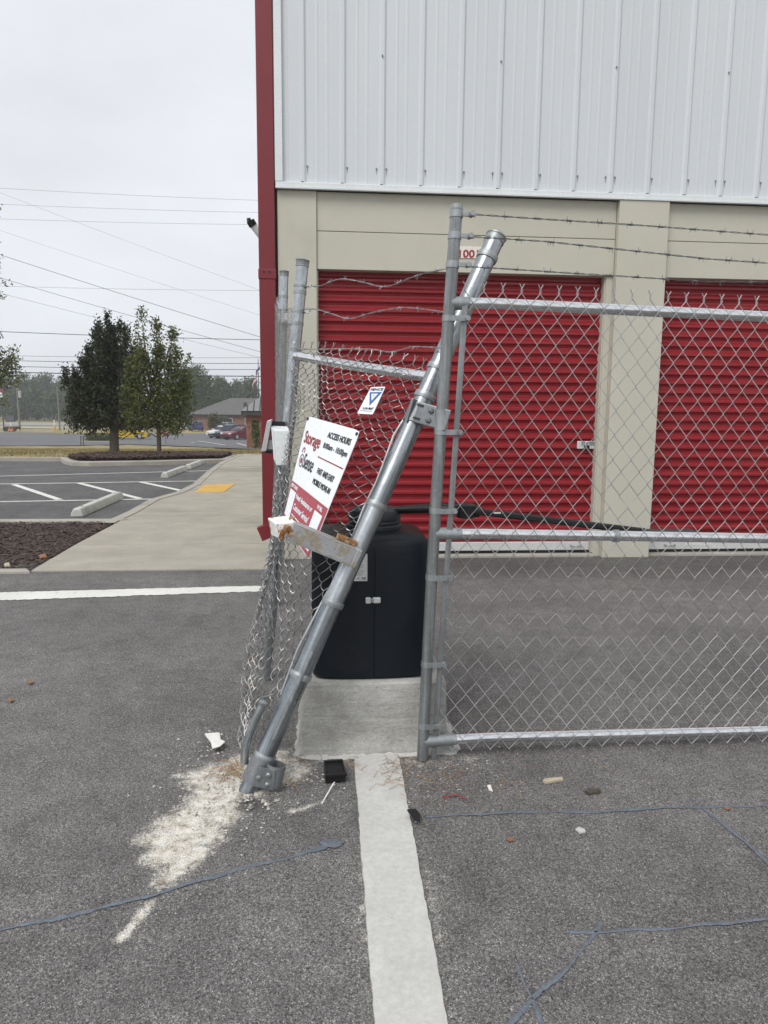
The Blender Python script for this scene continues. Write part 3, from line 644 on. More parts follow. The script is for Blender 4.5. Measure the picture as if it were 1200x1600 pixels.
# ================================================================== GATE (right)
def col_d(P): return (Vector(P)-CAM).dot(_fw)
def solve_right(pl_t, pl_b, pr_t, pr_b, Y1):
    A, B = atY(*pl_t, Y1), atY(*pl_b, Y1-.02); best = None
    for Y2 in np.linspace(Y1-.2, Y1+.6, 400):
        C, D = atY(*pr_t, Y2), atY(*pr_b, Y2-.02); e = abs((C-D).length-(A-B).length)
        if best is None or e < best[0]: best = (e, Y2)
    return best[1]
Y1 = 2.965; Y2 = solve_right((761, 474), (761, 1152), (1200, 495), (1200, 1141), Y1)
TA, BA = atY(761, 474, Y1), atY(761, 1152, Y1-.02); TB, BB = atY(1200, 495, Y2), atY(1200, 1141, Y2-.02)
MA_, MB_ = atY(761, 834, Y1-.01), atY(1200, 841, Y2-.01)
print('gate', Y2, TA, BA, TB, BB)
GP0 = atZ(660, 1186, .003); GP0.y = 2.905; GP0 = atY(660, 1186, 2.905); GP1 = atY(714, 322, 2.945)
def axis_at(P0, P1, py):
    a, c = 0., 1.
    for _ in range(40):
        m = (a+c)/2
        if proj(P0.lerp(P1, m))[1] > py: a = m
        else: c = m
    return P0.lerp(P1, a)
gate = thing('gate', 'galvanised chain link gate with barbed wire on top, closed on the right', 'gate', (GP0.x, GP0.y, 0))
b = MB(); NP = 14; bend = [GP0.lerp(GP1, i/NP)+Vector((-.010*math.sin(math.pi*i/NP), 0, 0)) for i in range(NP+1)]
b.tube(bend, .0243, 18); b.build('gate_post', MGD, gate)
def gpt(py): p = axis_at(GP0, GP1, py); t = (p.z-GP0.z)/(GP1.z-GP0.z); return p+Vector((-.010*math.sin(math.pi*t), 0, 0))
gax = (GP1-GP0).normalized()
b = MB(); b.tube([GP1-gax*.012, GP1+gax*.004], .0248, 18); b.build('post_cap', MGB, gate)
b = MB(); b.tube([GP0-gax*.001, GP0+gax*.055], .0238, 18); b.build('post_foot', MBLK if False else MSEAM, gate)
def ext_line(A, B, t): return A+(B-A)*t
for A, B, py in ((TA, TB, 474), (BA, BB, 1158), (MA_, MB_, 834)):
    st = gpt(py); st.y = A.y-.0 if False else st.y
    b = MB(); b.tube([st+(A-st)*.15, A, B, ext_line(A, B, 2.4)], .0228, 16); b.build('rail', MGR, gate)
    b = MB(); b.tube([st, st+(A-st)*.42, st+(A-st)*.5], [.0262, .0262, .0235], 16); b.build('rail_end', MGB, gate)
# far end post of the gate (out of frame to the right)
E0, E1 = ext_line(BA, BB, 2.4), ext_line(TA, TB, 2.4); b = MB(); b.tube([Vector((E0.x, E0.y, .02)), E1+Vector((0, 0, .42))], .0305, 16); b.build('gate_post', MGD, gate)
OFF = Vector((0, -.034, 0))
def GPt(s, t): return ext_line(BA, BB, s).lerp(ext_line(TA, TB, s), t)+OFF
W1 = (TB-TA).length; PITCHX = .078*.5
s_left_top = (atY(722, 480, Y1).x-TA.x)/(TB.x-TA.x); s_left_bot = (atY(674, 1160, Y1).x-BA.x)/(BB.x-BA.x)
def weave(surf, ncol, nrow, r, zz=.0028, sides=4, u_of=None, tips=True, bow=0., ragged=0.):
    """zigzag wires that hook into each other; surf(c, h) with c in columns, h in 0..1 up"""
    b = MB()
    for k in range(ncol):
        pts = []
        for j in range(nrow+1):
            right = (j+k) % 2
            h = j/nrow; p, nrm = surf(k+(.985 if right else .015) if not right else k+1.03, h)
            pts.append((p, nrm, right))
        out = []
        for i, (p, nrm, right) in enumerate(pts):
            o_ = nrm*(zz if right else -zz)
            out.append(p+o_)
            if i < len(pts)-1 and bow:
                q = pts[i+1][0]; sg_ = bow if right else -bow; out += [p.lerp(q, .28)+nrm*sg_*.85, p.lerp(q, .5)+nrm*sg_, p.lerp(q, .72)+nrm*sg_*.85]
        if tips:
            right = pts[-1][2]; p = pts[-1][0]; d = (pts[-1][0]-pts[-3][0]).normalized(); sg = 1 if right else -1
            side = (surf(k+1, .99)[0]-surf(k, .99)[0]).normalized()
            for q in range(1, 4): out.append(p+d*(.0075*q)+side*(.0030*sg*(1 if q % 2 else -1)))
            out.append(p+d*.035+side*(.010*sg))
        b.tube(out, r, sides, cap=False)
    return b
def gsurf(c, h):
    hh_ = -.022+h*1.045; s0 = s_left_bot+(s_left_top-s_left_bot)*hh_
    return GPt(s0+c*PITCHX/W1, hh_), Vector((0, -1, 0))
HT = (TA-BA).length*1.045; nrow = int(round(HT/.051)); nrow += nrow % 2
ncol = int((2.38-s_left_bot)*W1/PITCHX)
# tips only occur every second joint: rows even so wires k odd end on the right, k even on the left
weave(gsurf, ncol, nrow, .0020).build('chain_link_mesh', MWIRE, gate, smooth=60)
b = MB(); b.bar(gsurf(.2, -.01)[0]+Vector((0, .004, 0)), gsurf(.2, .985)[0]+Vector((0, .004, 0)), .004, .021, (1, 0, 0)) if False else b.bar(gsurf(.15, -.02)[0], gsurf(.15, .98)[0], .024, .006, (0, -1, 0)); b.build('tension_bar', MGD, gate, smooth=0, bevel=.002)
for py in (498, 675, 798, 902, 1037, 1133):
    p = gpt(py); b = MB(); b.tube([p-gax*.012, p+gax*.012], .0265, 18); hb = (p.z-gsurf(.15, 0)[0].z)/(gsurf(.15, 1)[0].z-gsurf(.15, 0)[0].z); q = gsurf(.15, hb)[0]
    q = Vector((q.x+.018, q.y-.004, p.z+.0)); b.bar(p+Vector((.0, -.026, 0)), q+Vector((0, -.006, 0)), .022, .005, (0, -1, 0)); t = b.build('tension_band', MGB, gate)
    b = MB(); b.tube([q+Vector((-.006, .01, 0)), q+Vector((-.006, -.020, 0))], .0105, 8); b.build('bolt', MGB, t)
def barbed(path, r, mat, name, parent, step=.125, amp=.0022):
    P = [Vector(p) for p in path]; D = []
    for a, c in zip(P[:-1], P[1:]):
        k = max(1, int((c-a).length/.008)); D += [a.lerp(c, i/k) for i in range(k)]
    D.append(P[-1]); b = MB()
    for ph in (0, math.pi):
        out = []
        for i, p in enumerate(D):
            t = (D[min(i+1, len(D)-1)]-D[max(i-1, 0)]).normalized(); u = t.cross(Vector((0, 0, 1))).normalized(); v_ = u.cross(t); a = i*.42+ph
            out.append(p+(u*math.cos(a)+v_*math.sin(a))*amp)
        b.tube(out, r, 4, cap=False)
    s = b.build(name, mat, parent); b = MB(); acc = step*.5
    for i in range(1, len(D)):
        acc += (D[i]-D[i-1]).length
        if acc >= step:
            acc = random.uniform(-.012, .012); t = (D[i]-D[i-1]).normalized(); u = t.cross(Vector((0, 0, 1))).normalized(); v_ = u.cross(t)
            for kk in range(4):
                a = random.uniform(0, 6.28); d = (u*math.cos(a)+v_*math.sin(a)); off = t*(.008*(kk-1.5)); b.tube([D[i]+off-d*.003, D[i]+off+d*.017+t*random.uniform(-.006, .006)], [r*1.1, r*.4], 4)
            b.tube([D[i]-t*.009, D[i]+t*.009], amp+r*1.3, 6)
    tag(b.build('barbs', mat, s))
for lp, pts in ((335, [(726, 334), (860, 343), (1000, 352), (1200, 367)]), (369, [(737, 370), (850, 377), (1000, 393), (1100, 404), (1200, 411)]), (414, [(737, 417), (790, 420), (880, 426), (1010, 434), (1100, 440), (1200, 441)])):
    p = gpt(lp); b = MB(); b.tube([p-gax*.013, p+gax*.013], .0268, 18); b.bar(p+Vector((.022, -.01, 0)), p+Vector((.075, -.012, -.002)), .012, .016); c = b.build('barbed_wire_clamp', MGB, gate)
    b = MB(); b.tube([p+Vector((.06, -.03, 0)), p+Vector((.06, .012, 0))], .010, 8); b.build('bolt', MGB, c)
    path = [p+Vector((.07, -.012, -.002))]
    for q in pts: path.append(atY(q[0], q[1], Y1-.03+(Y2-Y1)*(q[0]-761)/439))
    path.append(path[-1]+(path[-1]-path[-2]).normalized()*1.5)
    barbed(path, .0015, MBARB, 'barbed_wire', gate)
# small ring joints on the mid rail and fixing of the arm
b = MB(); p = ext_line(MA_, MB_, (957-761)/439); d = (MB_-MA_).normalized(); b.tube([p-d*.012, p+d*.012], .0275, 16); b.build('rail_clip', MGB, gate)

# ================================================================== LEANING POST (knocked over)
LP0 = atY(389, 1236, 2.715); LP0.z = max(LP0.z, -.03); LP1 = atY(775, 371, 3.20)
lax = (LP1-LP0).normalized(); LR = .0405
post = thing('leaning_gate_post', 'thick galvanised gate post knocked over and leaning right against the gate', 'post', (LP0.x, LP0.y, 0))
def lpt(py): return axis_at(LP0, LP1, py)
pA, pB = lpt(942), lpt(785)
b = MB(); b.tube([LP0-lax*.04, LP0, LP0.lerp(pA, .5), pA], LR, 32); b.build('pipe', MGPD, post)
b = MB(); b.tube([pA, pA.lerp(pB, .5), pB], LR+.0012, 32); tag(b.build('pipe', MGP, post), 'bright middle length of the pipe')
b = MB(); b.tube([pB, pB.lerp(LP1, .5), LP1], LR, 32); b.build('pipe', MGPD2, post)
b = MB(); rs = []
u_ = lax.cross(Vector((0, 1, 0))).normalized(); v2 = lax.cross(u_)
for d, r in ((-.022, LR+.0025), (.0, LR+.003), (.002, LR+.006), (.007, LR+.006), (.011, LR+.002), (.017, LR*.8), (.020, LR*.4)): rs.append([LP1+lax*d+(u_*math.cos(a)+v2*math.sin(a))*r for a in np.linspace(0, 2*math.pi, 28, endpoint=False)])
b.rings(rs); b.build('cap', MGB, post)
for py in (402, 576, 620, 790, 942, 1055, 1181):
    p = lpt(py); b = MB(); b.tube([p-lax*.013, p-lax*.004, p, p+lax*.004, p+lax*.013], [LR+.005, LR+.006, LR+.0068, LR+.006, LR+.005], 28); t = b.build('band', MGB, post)
# upper hinge bracket between the post and the gate
def strap(p, ax, r, h, mat, name, parent):
    b = MB(); b.tube([p-ax*h/2, p+ax*h/2], r, 28); return b.build(name, mat, parent)
pu = lpt(648); strap(pu, lax, LR+.007, .085, MHINGE, 'hinge_strap', post)
pg = gpt(652); b = MB(); up_ = (lax+gax).normalized()
fa = pu+Vector((-.01, -LR-.014, .012)); fb = pg+Vector((.022, -.034, -.014)); d_ = (fb-fa).normalized()
b.bar(fa, fb, .008, .088, (0, -1, 0)) if False else None
zx = Vector((0, -1, 0)).cross(d_).normalized(); Rm = Matrix((d_, zx.cross(d_).normalized(), zx)).transposed()
b = MB(); b.box((fa+fb)/2, ((fb-fa).length, .009, .088), Rm); hp = b.build('hinge_plate', MHINGE, post, smooth=0, bevel=.006)
for t, z in ((.42, .02), (.42, -.02)):
    c = fa.lerp(fb, t)+zx*z; b = MB(); b.tube([c, c+Vector((0, -.013, 0)), c+Vector((0, -.018, 0))], [.012, .011, .006], 10); b.build('bolt', MGD, hp)
b = MB(); c = fa.lerp(fb, .06)+zx*.03; b.box(c+Vector((0, -.007, 0)), (.03, .006, .008), Rm); b.box(fa.lerp(fb, .06)-zx*.025+Vector((0, -.007, 0)), (.03, .006, .008), Rm); b.build('slot', MDARK, hp, smooth=0)
b = MB(); b.box(fa.lerp(fb, -.08)+Vector((0, .03, 0)), (.012, .07, .10), Rm); b.build('hinge_flange', MHINGE, hp, smooth=0, bevel=.002)
b = MB(); b.tube([pg-gax*.055, pg+gax*.03], .0285, 18); b.build('hinge_collar', MGB, hp)
# lower hinge: strap with an empty open collar
plw = lpt(1203); strap(plw, lax, LR+.008, .10, MHINGE, 'hinge_strap', post)
cc = atY(428, 1210, 2.70); b = MB(); hup = lax.lerp(Vector((0, 0, 1)), .45).normalized(); xa = Vector((1, 0, 0)); xa = (xa-hup*xa.dot(hup)).normalized(); ya = hup.cross(xa)
def collar_ring(r, th, h, a0, a1, n=20):
    o1 = []
    for hz in (-h/2, h/2):
        o1.append([cc+xa*r*math.cos(a)+ya*r*math.sin(a)+hup*hz for a in np.linspace(a0, a1, n)])
    i1 = [[cc+xa*(r-th)*math.cos(a)+ya*(r-th)*math.sin(a)+hup*hz for a in np.linspace(a0, a1, n)] for hz in (h/2, -h/2)]
    return [o1[0], o1[1], i1[0], i1[1], o1[0]]
b.sheet(collar_ring(.040, .006, .085, -2.7, 2.7)); 
b.bar(plw+Vector((.03, -.035, -.005)), cc+Vector((-.02, -.032, 0)), .008, .085, (0, -1, 0)) if False else None
fa = plw+Vector((.0, -LR-.012, .0)); fb = cc+Vector((.005, -.040, -.004)); d2 = (fb-fa).normalized(); z2 = Vector((0, -1, 0)).cross(d2).normalized(); R2 = Matrix((d2, z2.cross(d2).normalized(), z2)).transposed()
b.box((fa+fb)/2, ((fb-fa).length, .009, .082), R2); oc = b.build('open_collar', MHINGE, post, smooth=35)
for z in (.02, -.02):
    c = fa.lerp(fb, .62)+z2*z; b = MB(); b.tube([c, c+Vector((0, -.012, 0)), c+Vector((0, -.017, 0))], [.0125, .0115, .006], 10); b.build('bolt', MGD, oc)
c = fa.lerp(fb, .1)+z2*.0; b = MB(); b.tube([c, c+Vector((0, -.012, 0)), c+Vector((0, -.016, 0))], [.0125, .0115, .006], 10); b.build('bolt', MGD, oc)
# bent brace end standing beside the base, dome end
b = MB(); YB = 2.77; pts = [atY(*q, YB) for q in ((382, 1192), (383, 1170), (390, 1146), (399, 1124), (411, 1101))]; b.tube(pts, [.017, .018, .017, .016, .016], 12); 
e = pts[-1]; b.build('bent_brace', MGP, post)
b = MB(); b.tube([e, e+Vector((.004, .0, .012)), e+Vector((.007, 0, .022))], [.021, .021, .008], 12); b.tube([e+Vector((0, 0, .03)), e+Vector((.045, .02, .036))], .004, 6); b.build('brace_end', MGD, post)
b = MB(); p = lpt(1120)+Vector((.0, -LR-.004, 0)); b.tube([p-lax*.08, p+lax*.30], .0075, 8); b.build('weld_seam', MGD, post)
# square arm welded across the post, broken at its left end
aL = atY(452, 828, 2.80); aR = atY(550, 868, 2.84); ad = (aR-aL).normalized(); az = Vector((0, -1, 0)).cross(ad).normalized(); 
if az.z < 0: az = -az
an = ad.cross(az); Ra = Matrix((ad, an, az)).transposed(); L_ = (aR-aL).length
b = MB(); hw, hh2, th = .036, .037, .004
for sg in (1, -1):
    b.box((aL+aR)/2+az*sg*(hh2-th/2), (L_, 2*hw, th), Ra); b.box((aL+aR)/2+an*sg*(hw-th/2), (L_, th, 2*hh2-2*th-.0005), Ra)
arm = b.build('square_arm', MARM, post, smooth=0, bevel=.0035); arm['label'] = 'square steel arm with scraped paint and rusty broken ends'
b = MB(); b.box(aR+ad*.012+an*.0, (.024, 2*hw+.006, 2*hh2+.004), Ra); b.build('weld_plate', MARM, arm, smooth=0, bevel=.004)
b = MB(); b.box(aL.lerp(aR, .84)+az*(hh2+.012)-an*.012, (.085, .03, .022), Ra); b.build('rusty_lug', MRUST, arm, smooth=0, bevel=.003)
b = MB()
for k in range(26):
    c = aL-ad*random.uniform(.0, .03)+az*random.uniform(-hh2, hh2)+an*random.choice((-hw, hw))*random.uniform(.8, 1); b.box(c, (random.uniform(.01, .04), random.uniform(.006, .02), random.uniform(.004, .014)), Matrix.Rotation(random.uniform(0, 6), 3, (random.random(), random.random(), .5)))
tag(b.build('torn_metal', MRUST, arm, smooth=0), kind='stuff')
stub_a, stub_b = atY(423, 823, 2.82), atY(452, 826, 2.82); sdv = (stub_b-stub_a).normalized()
b = MB(); q0 = [atY(*p, 2.80) for p in ((418, 809), (430, 818), (432, 840), (424, 836))]; q1 = [atY(*p, 2.80) for p in ((449, 804), (458, 813), (453, 838), (448, 832))]
q0f = [atY(418, 809, 2.86), atY(430, 818, 2.79), atY(432, 840, 2.79), atY(424, 836, 2.86)]
q1f = [atY(452, 805, 2.86), atY(462, 816, 2.79), atY(452, 842, 2.79), atY(446, 834, 2.86)]
b.rings([q0f, q1f]); b.build('white_stub', MSTUB, arm, smooth=0, bevel=.003)

# ================================================================== LEFT FENCE (pulled out of shape)
PA0 = Vector((-.336, 3.90, 0)); PA1 = atY(473, 408, 3.90); paxis = (PA1-PA0).normalized()
fence = thing('chain_link_fence', 'bent chain link fence section pulled out of shape between the leaning post and building', 'fence', (PA0.x, PA0.y, 0))
def fpost(P0, P1, r, caps=True):
    ax = (P1-P0).normalized(); b = MB(); b.tube([P0-ax*.05, P0.lerp(P1, .3), P0.lerp(P1, .7), P1], r, 18); po = b.build('fence_post', MGD if False else MGP, fence)
    b = MB(); b.tube([P1-ax*.03, P1-ax*.028, P1+ax*.0, P1+ax*.004, P1+ax*.009], [r, r+.003, r+.003, r+.006, r*.9], 18); b.build('post_cap', MGB, po)
    for t in (.93, .86, .80, .62, .42, .22):
        p = P0.lerp(P1, t); b = MB(); b.tube([p-ax*.009, p+ax*.009], r+.003, 18); b.build('band', MGB, po)
    return po
fpost(PA0, PA1, .0315)
PB0 = Vector((-.385, 5.46, 0)); PB1 = atY(444, 425, 5.46); fpost(PB0, PB1, .031)
PC0 = Vector((-.42, 7.03, 0)); PC1 = atY(435, 466, 7.03); fpost(PC0, PC1, .02)
# rails
ra, rb = atY(463, 556, 3.86), lpt(590); d = (rb-ra).normalized()
b = MB(); b.tube([ra, ra.lerp(rb, .5)+Vector((0, 0, -.004)), rb], .0235, 14); b.build('rail', MGR, fence)
b = MB(); b.tube([PA0.lerp(PA1, .86), PB0.lerp(PB1, .86), PC0.lerp(PC1, .86)], .021, 12); b.build('rail', MGR, fence)
# pulled mesh: rows from the leaning post (c=0) over a bulge to post A (c=1)
HL = [0, .12, .35, .65, 1.0]
Rr = [atY(405, 1196, 2.75), lpt(1085)+Vector((-.036, 0, 0)), lpt(884)+Vector((-.036, 0, 0)), lpt(720)+Vector((-.036, .01, 0)), lpt(573)+Vector((-.03, .01, .0))]
Mm = [Vector((atY(375, 1146, 3.2).x, 3.20, .01)), atY(383, 1062, 3.22), atY(425, 884, 3.4), atY(472, 705, 3.40), atY(556, 553, 3.42)]
Ll = [Vector((-.345, 3.86, .02)), PA0.lerp(PA1, .11)+Vector((0, -.03, 0)), PA0.lerp(PA1, .31)+Vector((0, -.03, 0)), PA0.lerp(PA1, .56)+Vector((0, -.03, 0)), atY(463, 541, 3.87)]
def row(arr, h):
    h = min(max(h, 0), 1.0); out = []
    for k in range(3): out.append(float(np.interp(h, HL, [a[k] for a in arr])))
    return Vector(out)
def smooth_row(arr, h):
    return (row(arr, h-.06)+row(arr, h)*2+row(arr, h+.06))/4 if .06 < h < .94 else row(arr, h)
NCF = 32; NRF = 56
def board_corners(pix, deps): return [atY(*p, y) for p, y in zip(pix, deps)]      # TL TR BR BL, at their own distances
SIGN = board_corners(((481, 650), (562.5, 673), (481.5, 873), (441, 815)), (3.50, 3.03, 2.92, 3.36))
SMALL = board_corners(((579.5, 605), (602, 604), (582, 647.5), (558, 646)), (3.27, 3.15, 3.08, 3.19))
PLANES = []
for TL, TR, BR, BL in (SIGN, SMALL):
    U_, V_ = (TR-TL+BR-BL)/2, (BL-TL+BR-TR)/2; N_ = U_.cross(V_).normalized()
    if N_.dot(CAM-TL) < 0: N_ = -N_
    PLANES.append((TL, U_, V_, N_))
def behind(p):
    """the fabric lies flat against the back of the boards that hang on it"""
    for TL, U_, V_, N_ in PLANES:
        d = p-TL; q = Matrix((U_, V_, N_)).transposed().inverted() @ d; m = max(-q.x, q.x-1, -q.y, q.y-1, 0); w_ = max(0, 1-m/.12)
        lim = -.036
        if w_ > 0 and q.z > lim: p = p-N_*((q.z-lim)*min(1, w_*1.5))
    return p
def fsurf_p(u, h):
    R3, M3, L3 = smooth_row(Rr, h), smooth_row(Mm, h), smooth_row(Ll, h)
    Cp = M3*2-(R3+L3)*.5; p = R3*(1-u)**2+Cp*(2*u*(1-u))+L3*u**2
    a = .010*math.sin(u*9+h*11)+.008*math.sin(u*17-h*23); return behind(p+Vector((-a, -a*.5, .006*math.sin(u*13+h*5))))
def fsurf(c, h):
    u = min(max(c/NCF, 0), 1.02); p = fsurf_p(u, h); q = fsurf_p(min(u+.02, 1.02), h); n = (q-p).cross(Vector((0, 0, 1))); n = n.normalized() if n.length > 1e-6 else Vector((-1, 0, 0))
    return p, n
weave(fsurf, NCF, NRF, .0019, zz=.001, bow=.0105).build('chain_link_mesh', MWIRE2, fence, smooth=60)
def surf2(P0, P1, Q0, Q1, n):
    def f(c, h):
        u = c/n; p = P0.lerp(Q0, u).lerp(P1.lerp(Q1, u), h*.86/.86); return p+Vector((-.032+.004*math.sin(u*11+h*9), 0, 0)), Vector((-1, 0, 0))
    return f
for P0, P1, Q0, Q1 in ((PA0, PA0.lerp(PA1, .88), PB0, PB0.lerp(PB1, .88)), (PB0, PB0.lerp(PB1, .88), PC0, PC0.lerp(PC1, .98))):
    n_ = int((Q0-P0).length/.039); weave(surf2(P0+Vector((0, 0, .03)), P1, Q0+Vector((0, 0, .03)), Q1, n_), n_, 30, .0011, zz=.004).build('chain_link_mesh', MWIRE2, fence, smooth=60)
# tension bar on the leaning post side
b = MB(); b.tube([fsurf(.3, h)[0]+Vector((.0, -.004, 0)) for h in np.linspace(.12, .98, 12)], .006, 6); b.build('tension_bar', MGB, fence)
# loose barbed strands
def dpt(pts, ya, yb):
    n = len(pts); return [atY(q[0], q[1], ya+(yb-ya)*(q[0]-pts[0][0])/(pts[-1][0]-pts[0][0])) for q in pts]
def spl(P, k=6):
    out = []
    for i in range(len(P)-1):
        p0, p1, p2, p3 = P[max(i-1, 0)], P[i], P[i+1], P[min(i+2, len(P)-1)]
        for j in range(k):
            t = j/k; out.append(.5*((2*p1)+(p2-p0)*t+(2*p0-5*p1+4*p2-p3)*t*t+(3*p1-p0-3*p2+p3)*t**3))
    return out+[P[-1]]
for pts in ([(476, 449), (483, 447), (499, 447), (517, 440), (536, 436), (567, 441), (602, 448), (639, 435), (671, 425), (700, 420)], [(472, 484), (492, 483), (520, 491), (546, 498), (580, 489), (624, 481), (661, 483), (700, 489)], [(462, 545), (495, 546), (530, 545), (580, 546), (611, 550), (645, 542), (690, 544)]):
    barbed(spl(dpt(pts, 3.88, 3.02)), .0014, MBARB2, 'barbed_wire', fence, step=.13)
b = MB()
for py in (447, 487):
    p = axis_at(PA0, PA1, py); b.tube([p-paxis*.006, p+paxis*.006], .036, 14); b.tube([p+Vector((.03, -.02, 0)), p+Vector((.05, -.025, -.01)), p+Vector((.055, -.02, .004)), p+Vector((.06, -.02, 0))], .004, 6)
tag(b.build('wire_tie', MBARB2, fence), kind='stuff')

# access hours sign, hung on the fence
def signboard(name, label, cat, corners, mat, th=.003):
    TL, TR, BR, BL = corners; N = (TR-TL).cross(BL-TL).normalized()
    if N.dot(CAM-TL) < 0: N = -N
    S = lambda x, y, off=0.: TL.lerp(TR, x).lerp(BL.lerp(BR, x), y)+N*off
    t = thing(name, label, cat, (TL+TR+BR+BL)/4); r = .03; n = 14
    g = [[S(r*.2+(1-.4*r)*i/n, r*.2+(1-.4*r)*j_/n) for i in range(n+1)] for j_ in range(n+1)]
    e = [(i/n, 0) for i in range(n)]+[(1, i/n) for i in range(n)]+[(1-i/n, 1) for i in range(n)]+[(0, 1-i/n) for i in range(n)]
    rc = lambda x, y: S(min(max(x, r*.3 if min(y, 1-y) < .01 else 0), 1-(r*.3 if min(y, 1-y) < .01 else 0)), min(max(y, r*.3 if min(x, 1-x) < .01 else 0), 1-(r*.3 if min(x, 1-x) < .01 else 0)))
    cl = lambda v: min(max(v, .0), 1.)
    G = [[rc(i/n, j_/n) for i in range(n+1)] for j_ in range(n+1)]
    b = MB(); b.sheet(G); b.sheet([[p-N*th for p in reversed(r_)] for r_ in G]); edge = [rc(*q) for q in e]; b.rings([[p-N*th for p in edge], edge], caps=False); b.build('board', mat, t, smooth=30)
    return t, S, N
sg, S, N = signboard('access_hours_sign', 'white and red access hours sign hanging askew on the bent fence', 'sign', SIGN, MSIGN)
def flat(x0, x1, y0, y1, mat, name, off, poly=None):
    b = MB(); P = poly or [(x0, y0), (x1, y0), (x1, y1), (x0, y1)]
    b.add([S(x, y, off) for x, y in P], [tuple(range(len(P)))]); return b.build(name, mat, sg, smooth=0)
Wd = lambda s, x0, x1, y0, y1, mat, off=.0016, bold=0.: lettering(s, S, x0, x1, y0, y1, mat, sg, off=off, bold=bold)
def strokes(pts, wd, mat, name):
    b = MB()
    for a, c in zip(pts[:-1], pts[1:]):
        a = Vector(a); c = Vector(c); t = (c-a).normalized(); n = Vector((-t.y, t.x))*wd/2; b.add([S(q.x, q.y, .0022) for q in (a-n, c-n, c+n, a+n)], [(0, 1, 2, 3)])
    return b.build(name, mat, sg, smooth=0)
def gflat(x0, x1, y0, y1, mat, name, off):
    b = MB(); b.sheet([[S(x0+(x1-x0)*i/16, y0+(y1-y0)*j_/8, off) for i in range(17)] for j_ in range(9)]); return b.build(name, mat, sg, smooth=0)
gflat(.004, .996, .614, .994, MSRED, 'red_band', .0012)
Wd('Storage', .05, .40, .13, .275, MSREDT, bold=.006); Wd('Sense', .165, .405, .325, .455, MSBLK, bold=.004)
strokes([(.075, .335), (.085, .30), (.105, .285), (.13, .30), (.125, .33)], .012, MSREDT, 'emblem')
strokes([(.11+.045*math.cos(a), .405+.055*math.sin(a)) for a in np.linspace(0, 6.3, 17)], .009, MSBLK, 'emblem')
strokes([(.11+.014*math.cos(a), .405+.02*math.sin(a)) for a in np.linspace(0, 6.3, 11)], .018, MSREDT, 'emblem')
Wd('ACCESS HOURS', .497, .93, .076, .125, MSBLK, bold=.005); Wd('8:00am - 10:00pm', .478, .952, .172, .232, MSBLK, bold=.0035)
gflat(.44, .98, .302, .312, MSREDT, 'rule', .0016)
Wd('FAST AND EASY', .52, .893, .385, .432, MSBLK, bold=.005); Wd('MOBILE MOVE-IN', .497, .905, .479, .523, MSBLK, bold=.005)
for x0, x1, y0, y1 in ((.022, .195, .684, .92), (.752, .948, .687, .965)): gflat(x0, x1, y0, y1, MSIGN, 'white_square', .0022)
Wd('RENT ONLINE', .025, .205, .63, .66, MSIGN, .0022, .003); Wd('PAY BILL', .778, .905, .636, .664, MSIGN, .0022, .003)
Wd('Need Assistance or', .222, .695, .68, .722, MSIGN, .0022, .004); Wd('Customer Service?', .228, .685, .765, .815, MSIGN, .0022, .004)
gflat(.216, .6, .86, .868, MSIGN, 'rule', .0022)
for x, y in ((.02, .025), (.975, .03)):
    b = MB(); c = S(x, y); b.tube([c-N*.01, c+N*.004], .008, 8); b.build('screw', MBLK, sg)
ss, S, N = signboard('fence_company_sign', 'small white sign with blue triangle wired to the bent fence', 'sign', SMALL, MSIGN, .002)
def tri(P, mat, off):
    b = MB(); b.add([S(x, y, off) for x, y in P], [tuple(range(len(P)))]); b.build('triangle', mat, ss, smooth=0)
tri([(.12, .20), (.97, .20), (.55, .70)], MSBLUE, .0012); tri([(.31, .265), (.76, .265), (.545, .525)], MSIGN, .0016)
lettering('V', S, .45, .62, .29, .40, MSGREY, ss, off=.002)
lettering('FENCE', S, .12, .95, .06, .14, MSBLK, ss, off=.0014, bold=.01)
lettering('5-24-9667', S, .22, .90, .76, .84, MSBLK, ss, off=.0014, bold=.01)
b = MB(); b.add([S(x, y, .0014) for x, y in ((.12, .885), (.88, .885), (.88, .905), (.12, .905))], [(0, 1, 2, 3)]); b.build('rule', MSGREY, ss, smooth=0)

# keypad entry box on the fence post
YK = 3.72
kp_ = thing('keypad_box', 'white keypad box with open grey hood beside the red downspout', 'keypad', atY(438, 700, YK))
fr = [atY(*p, YK-.05) for p in ((428, 672), (453.5, 672.5), (449, 727), (432, 727.5))]; bk = [atY(*p, YK+.07) for p in ((424, 665), (449, 666), (448, 722), (428, 720))]
b = MB(); b.rings([bk, fr]); b.build('housing', MKEYW, kp_, smooth=0, bevel=.004)
fr = [atY(*p, YK+.01) for p in ((424.6, 667), (428, 668), (431, 720), (428.5, 717))]; b = MB(); b.rings([[p+Vector((-.003, .05, 0)) for p in fr], [p+Vector((-.003, 0, 0)) for p in fr]]); b.build('side_lip', MKEYW, kp_, smooth=0, bevel=.002)
q = [atY(*p, YK+.02) for p in ((417, 658), (425, 654.5), (416, 705), (408, 706))]; b = MB(); b.rings([[p+Vector((.0, .09, 0)) for p in q], q]); b.build('hood', MKEYG, kp_, smooth=0, bevel=.003)
q = [atY(*p, YK+.09) for p in ((424, 658), (445, 659), (445, 680), (424, 710))]; b = MB(); b.rings([[p+Vector((0, .03, 0)) for p in q], q]); b.build('back_plate', MBLK, kp_, smooth=0)
q = [atY(*p, YK+.06) for p in ((415, 704), (427, 703), (427, 709), (414, 708))]; b = MB(); b.rings([[p+Vector((0, .05, 0)) for p in q], q]); b.build('hood_base', MBLK, kp_, smooth=0)
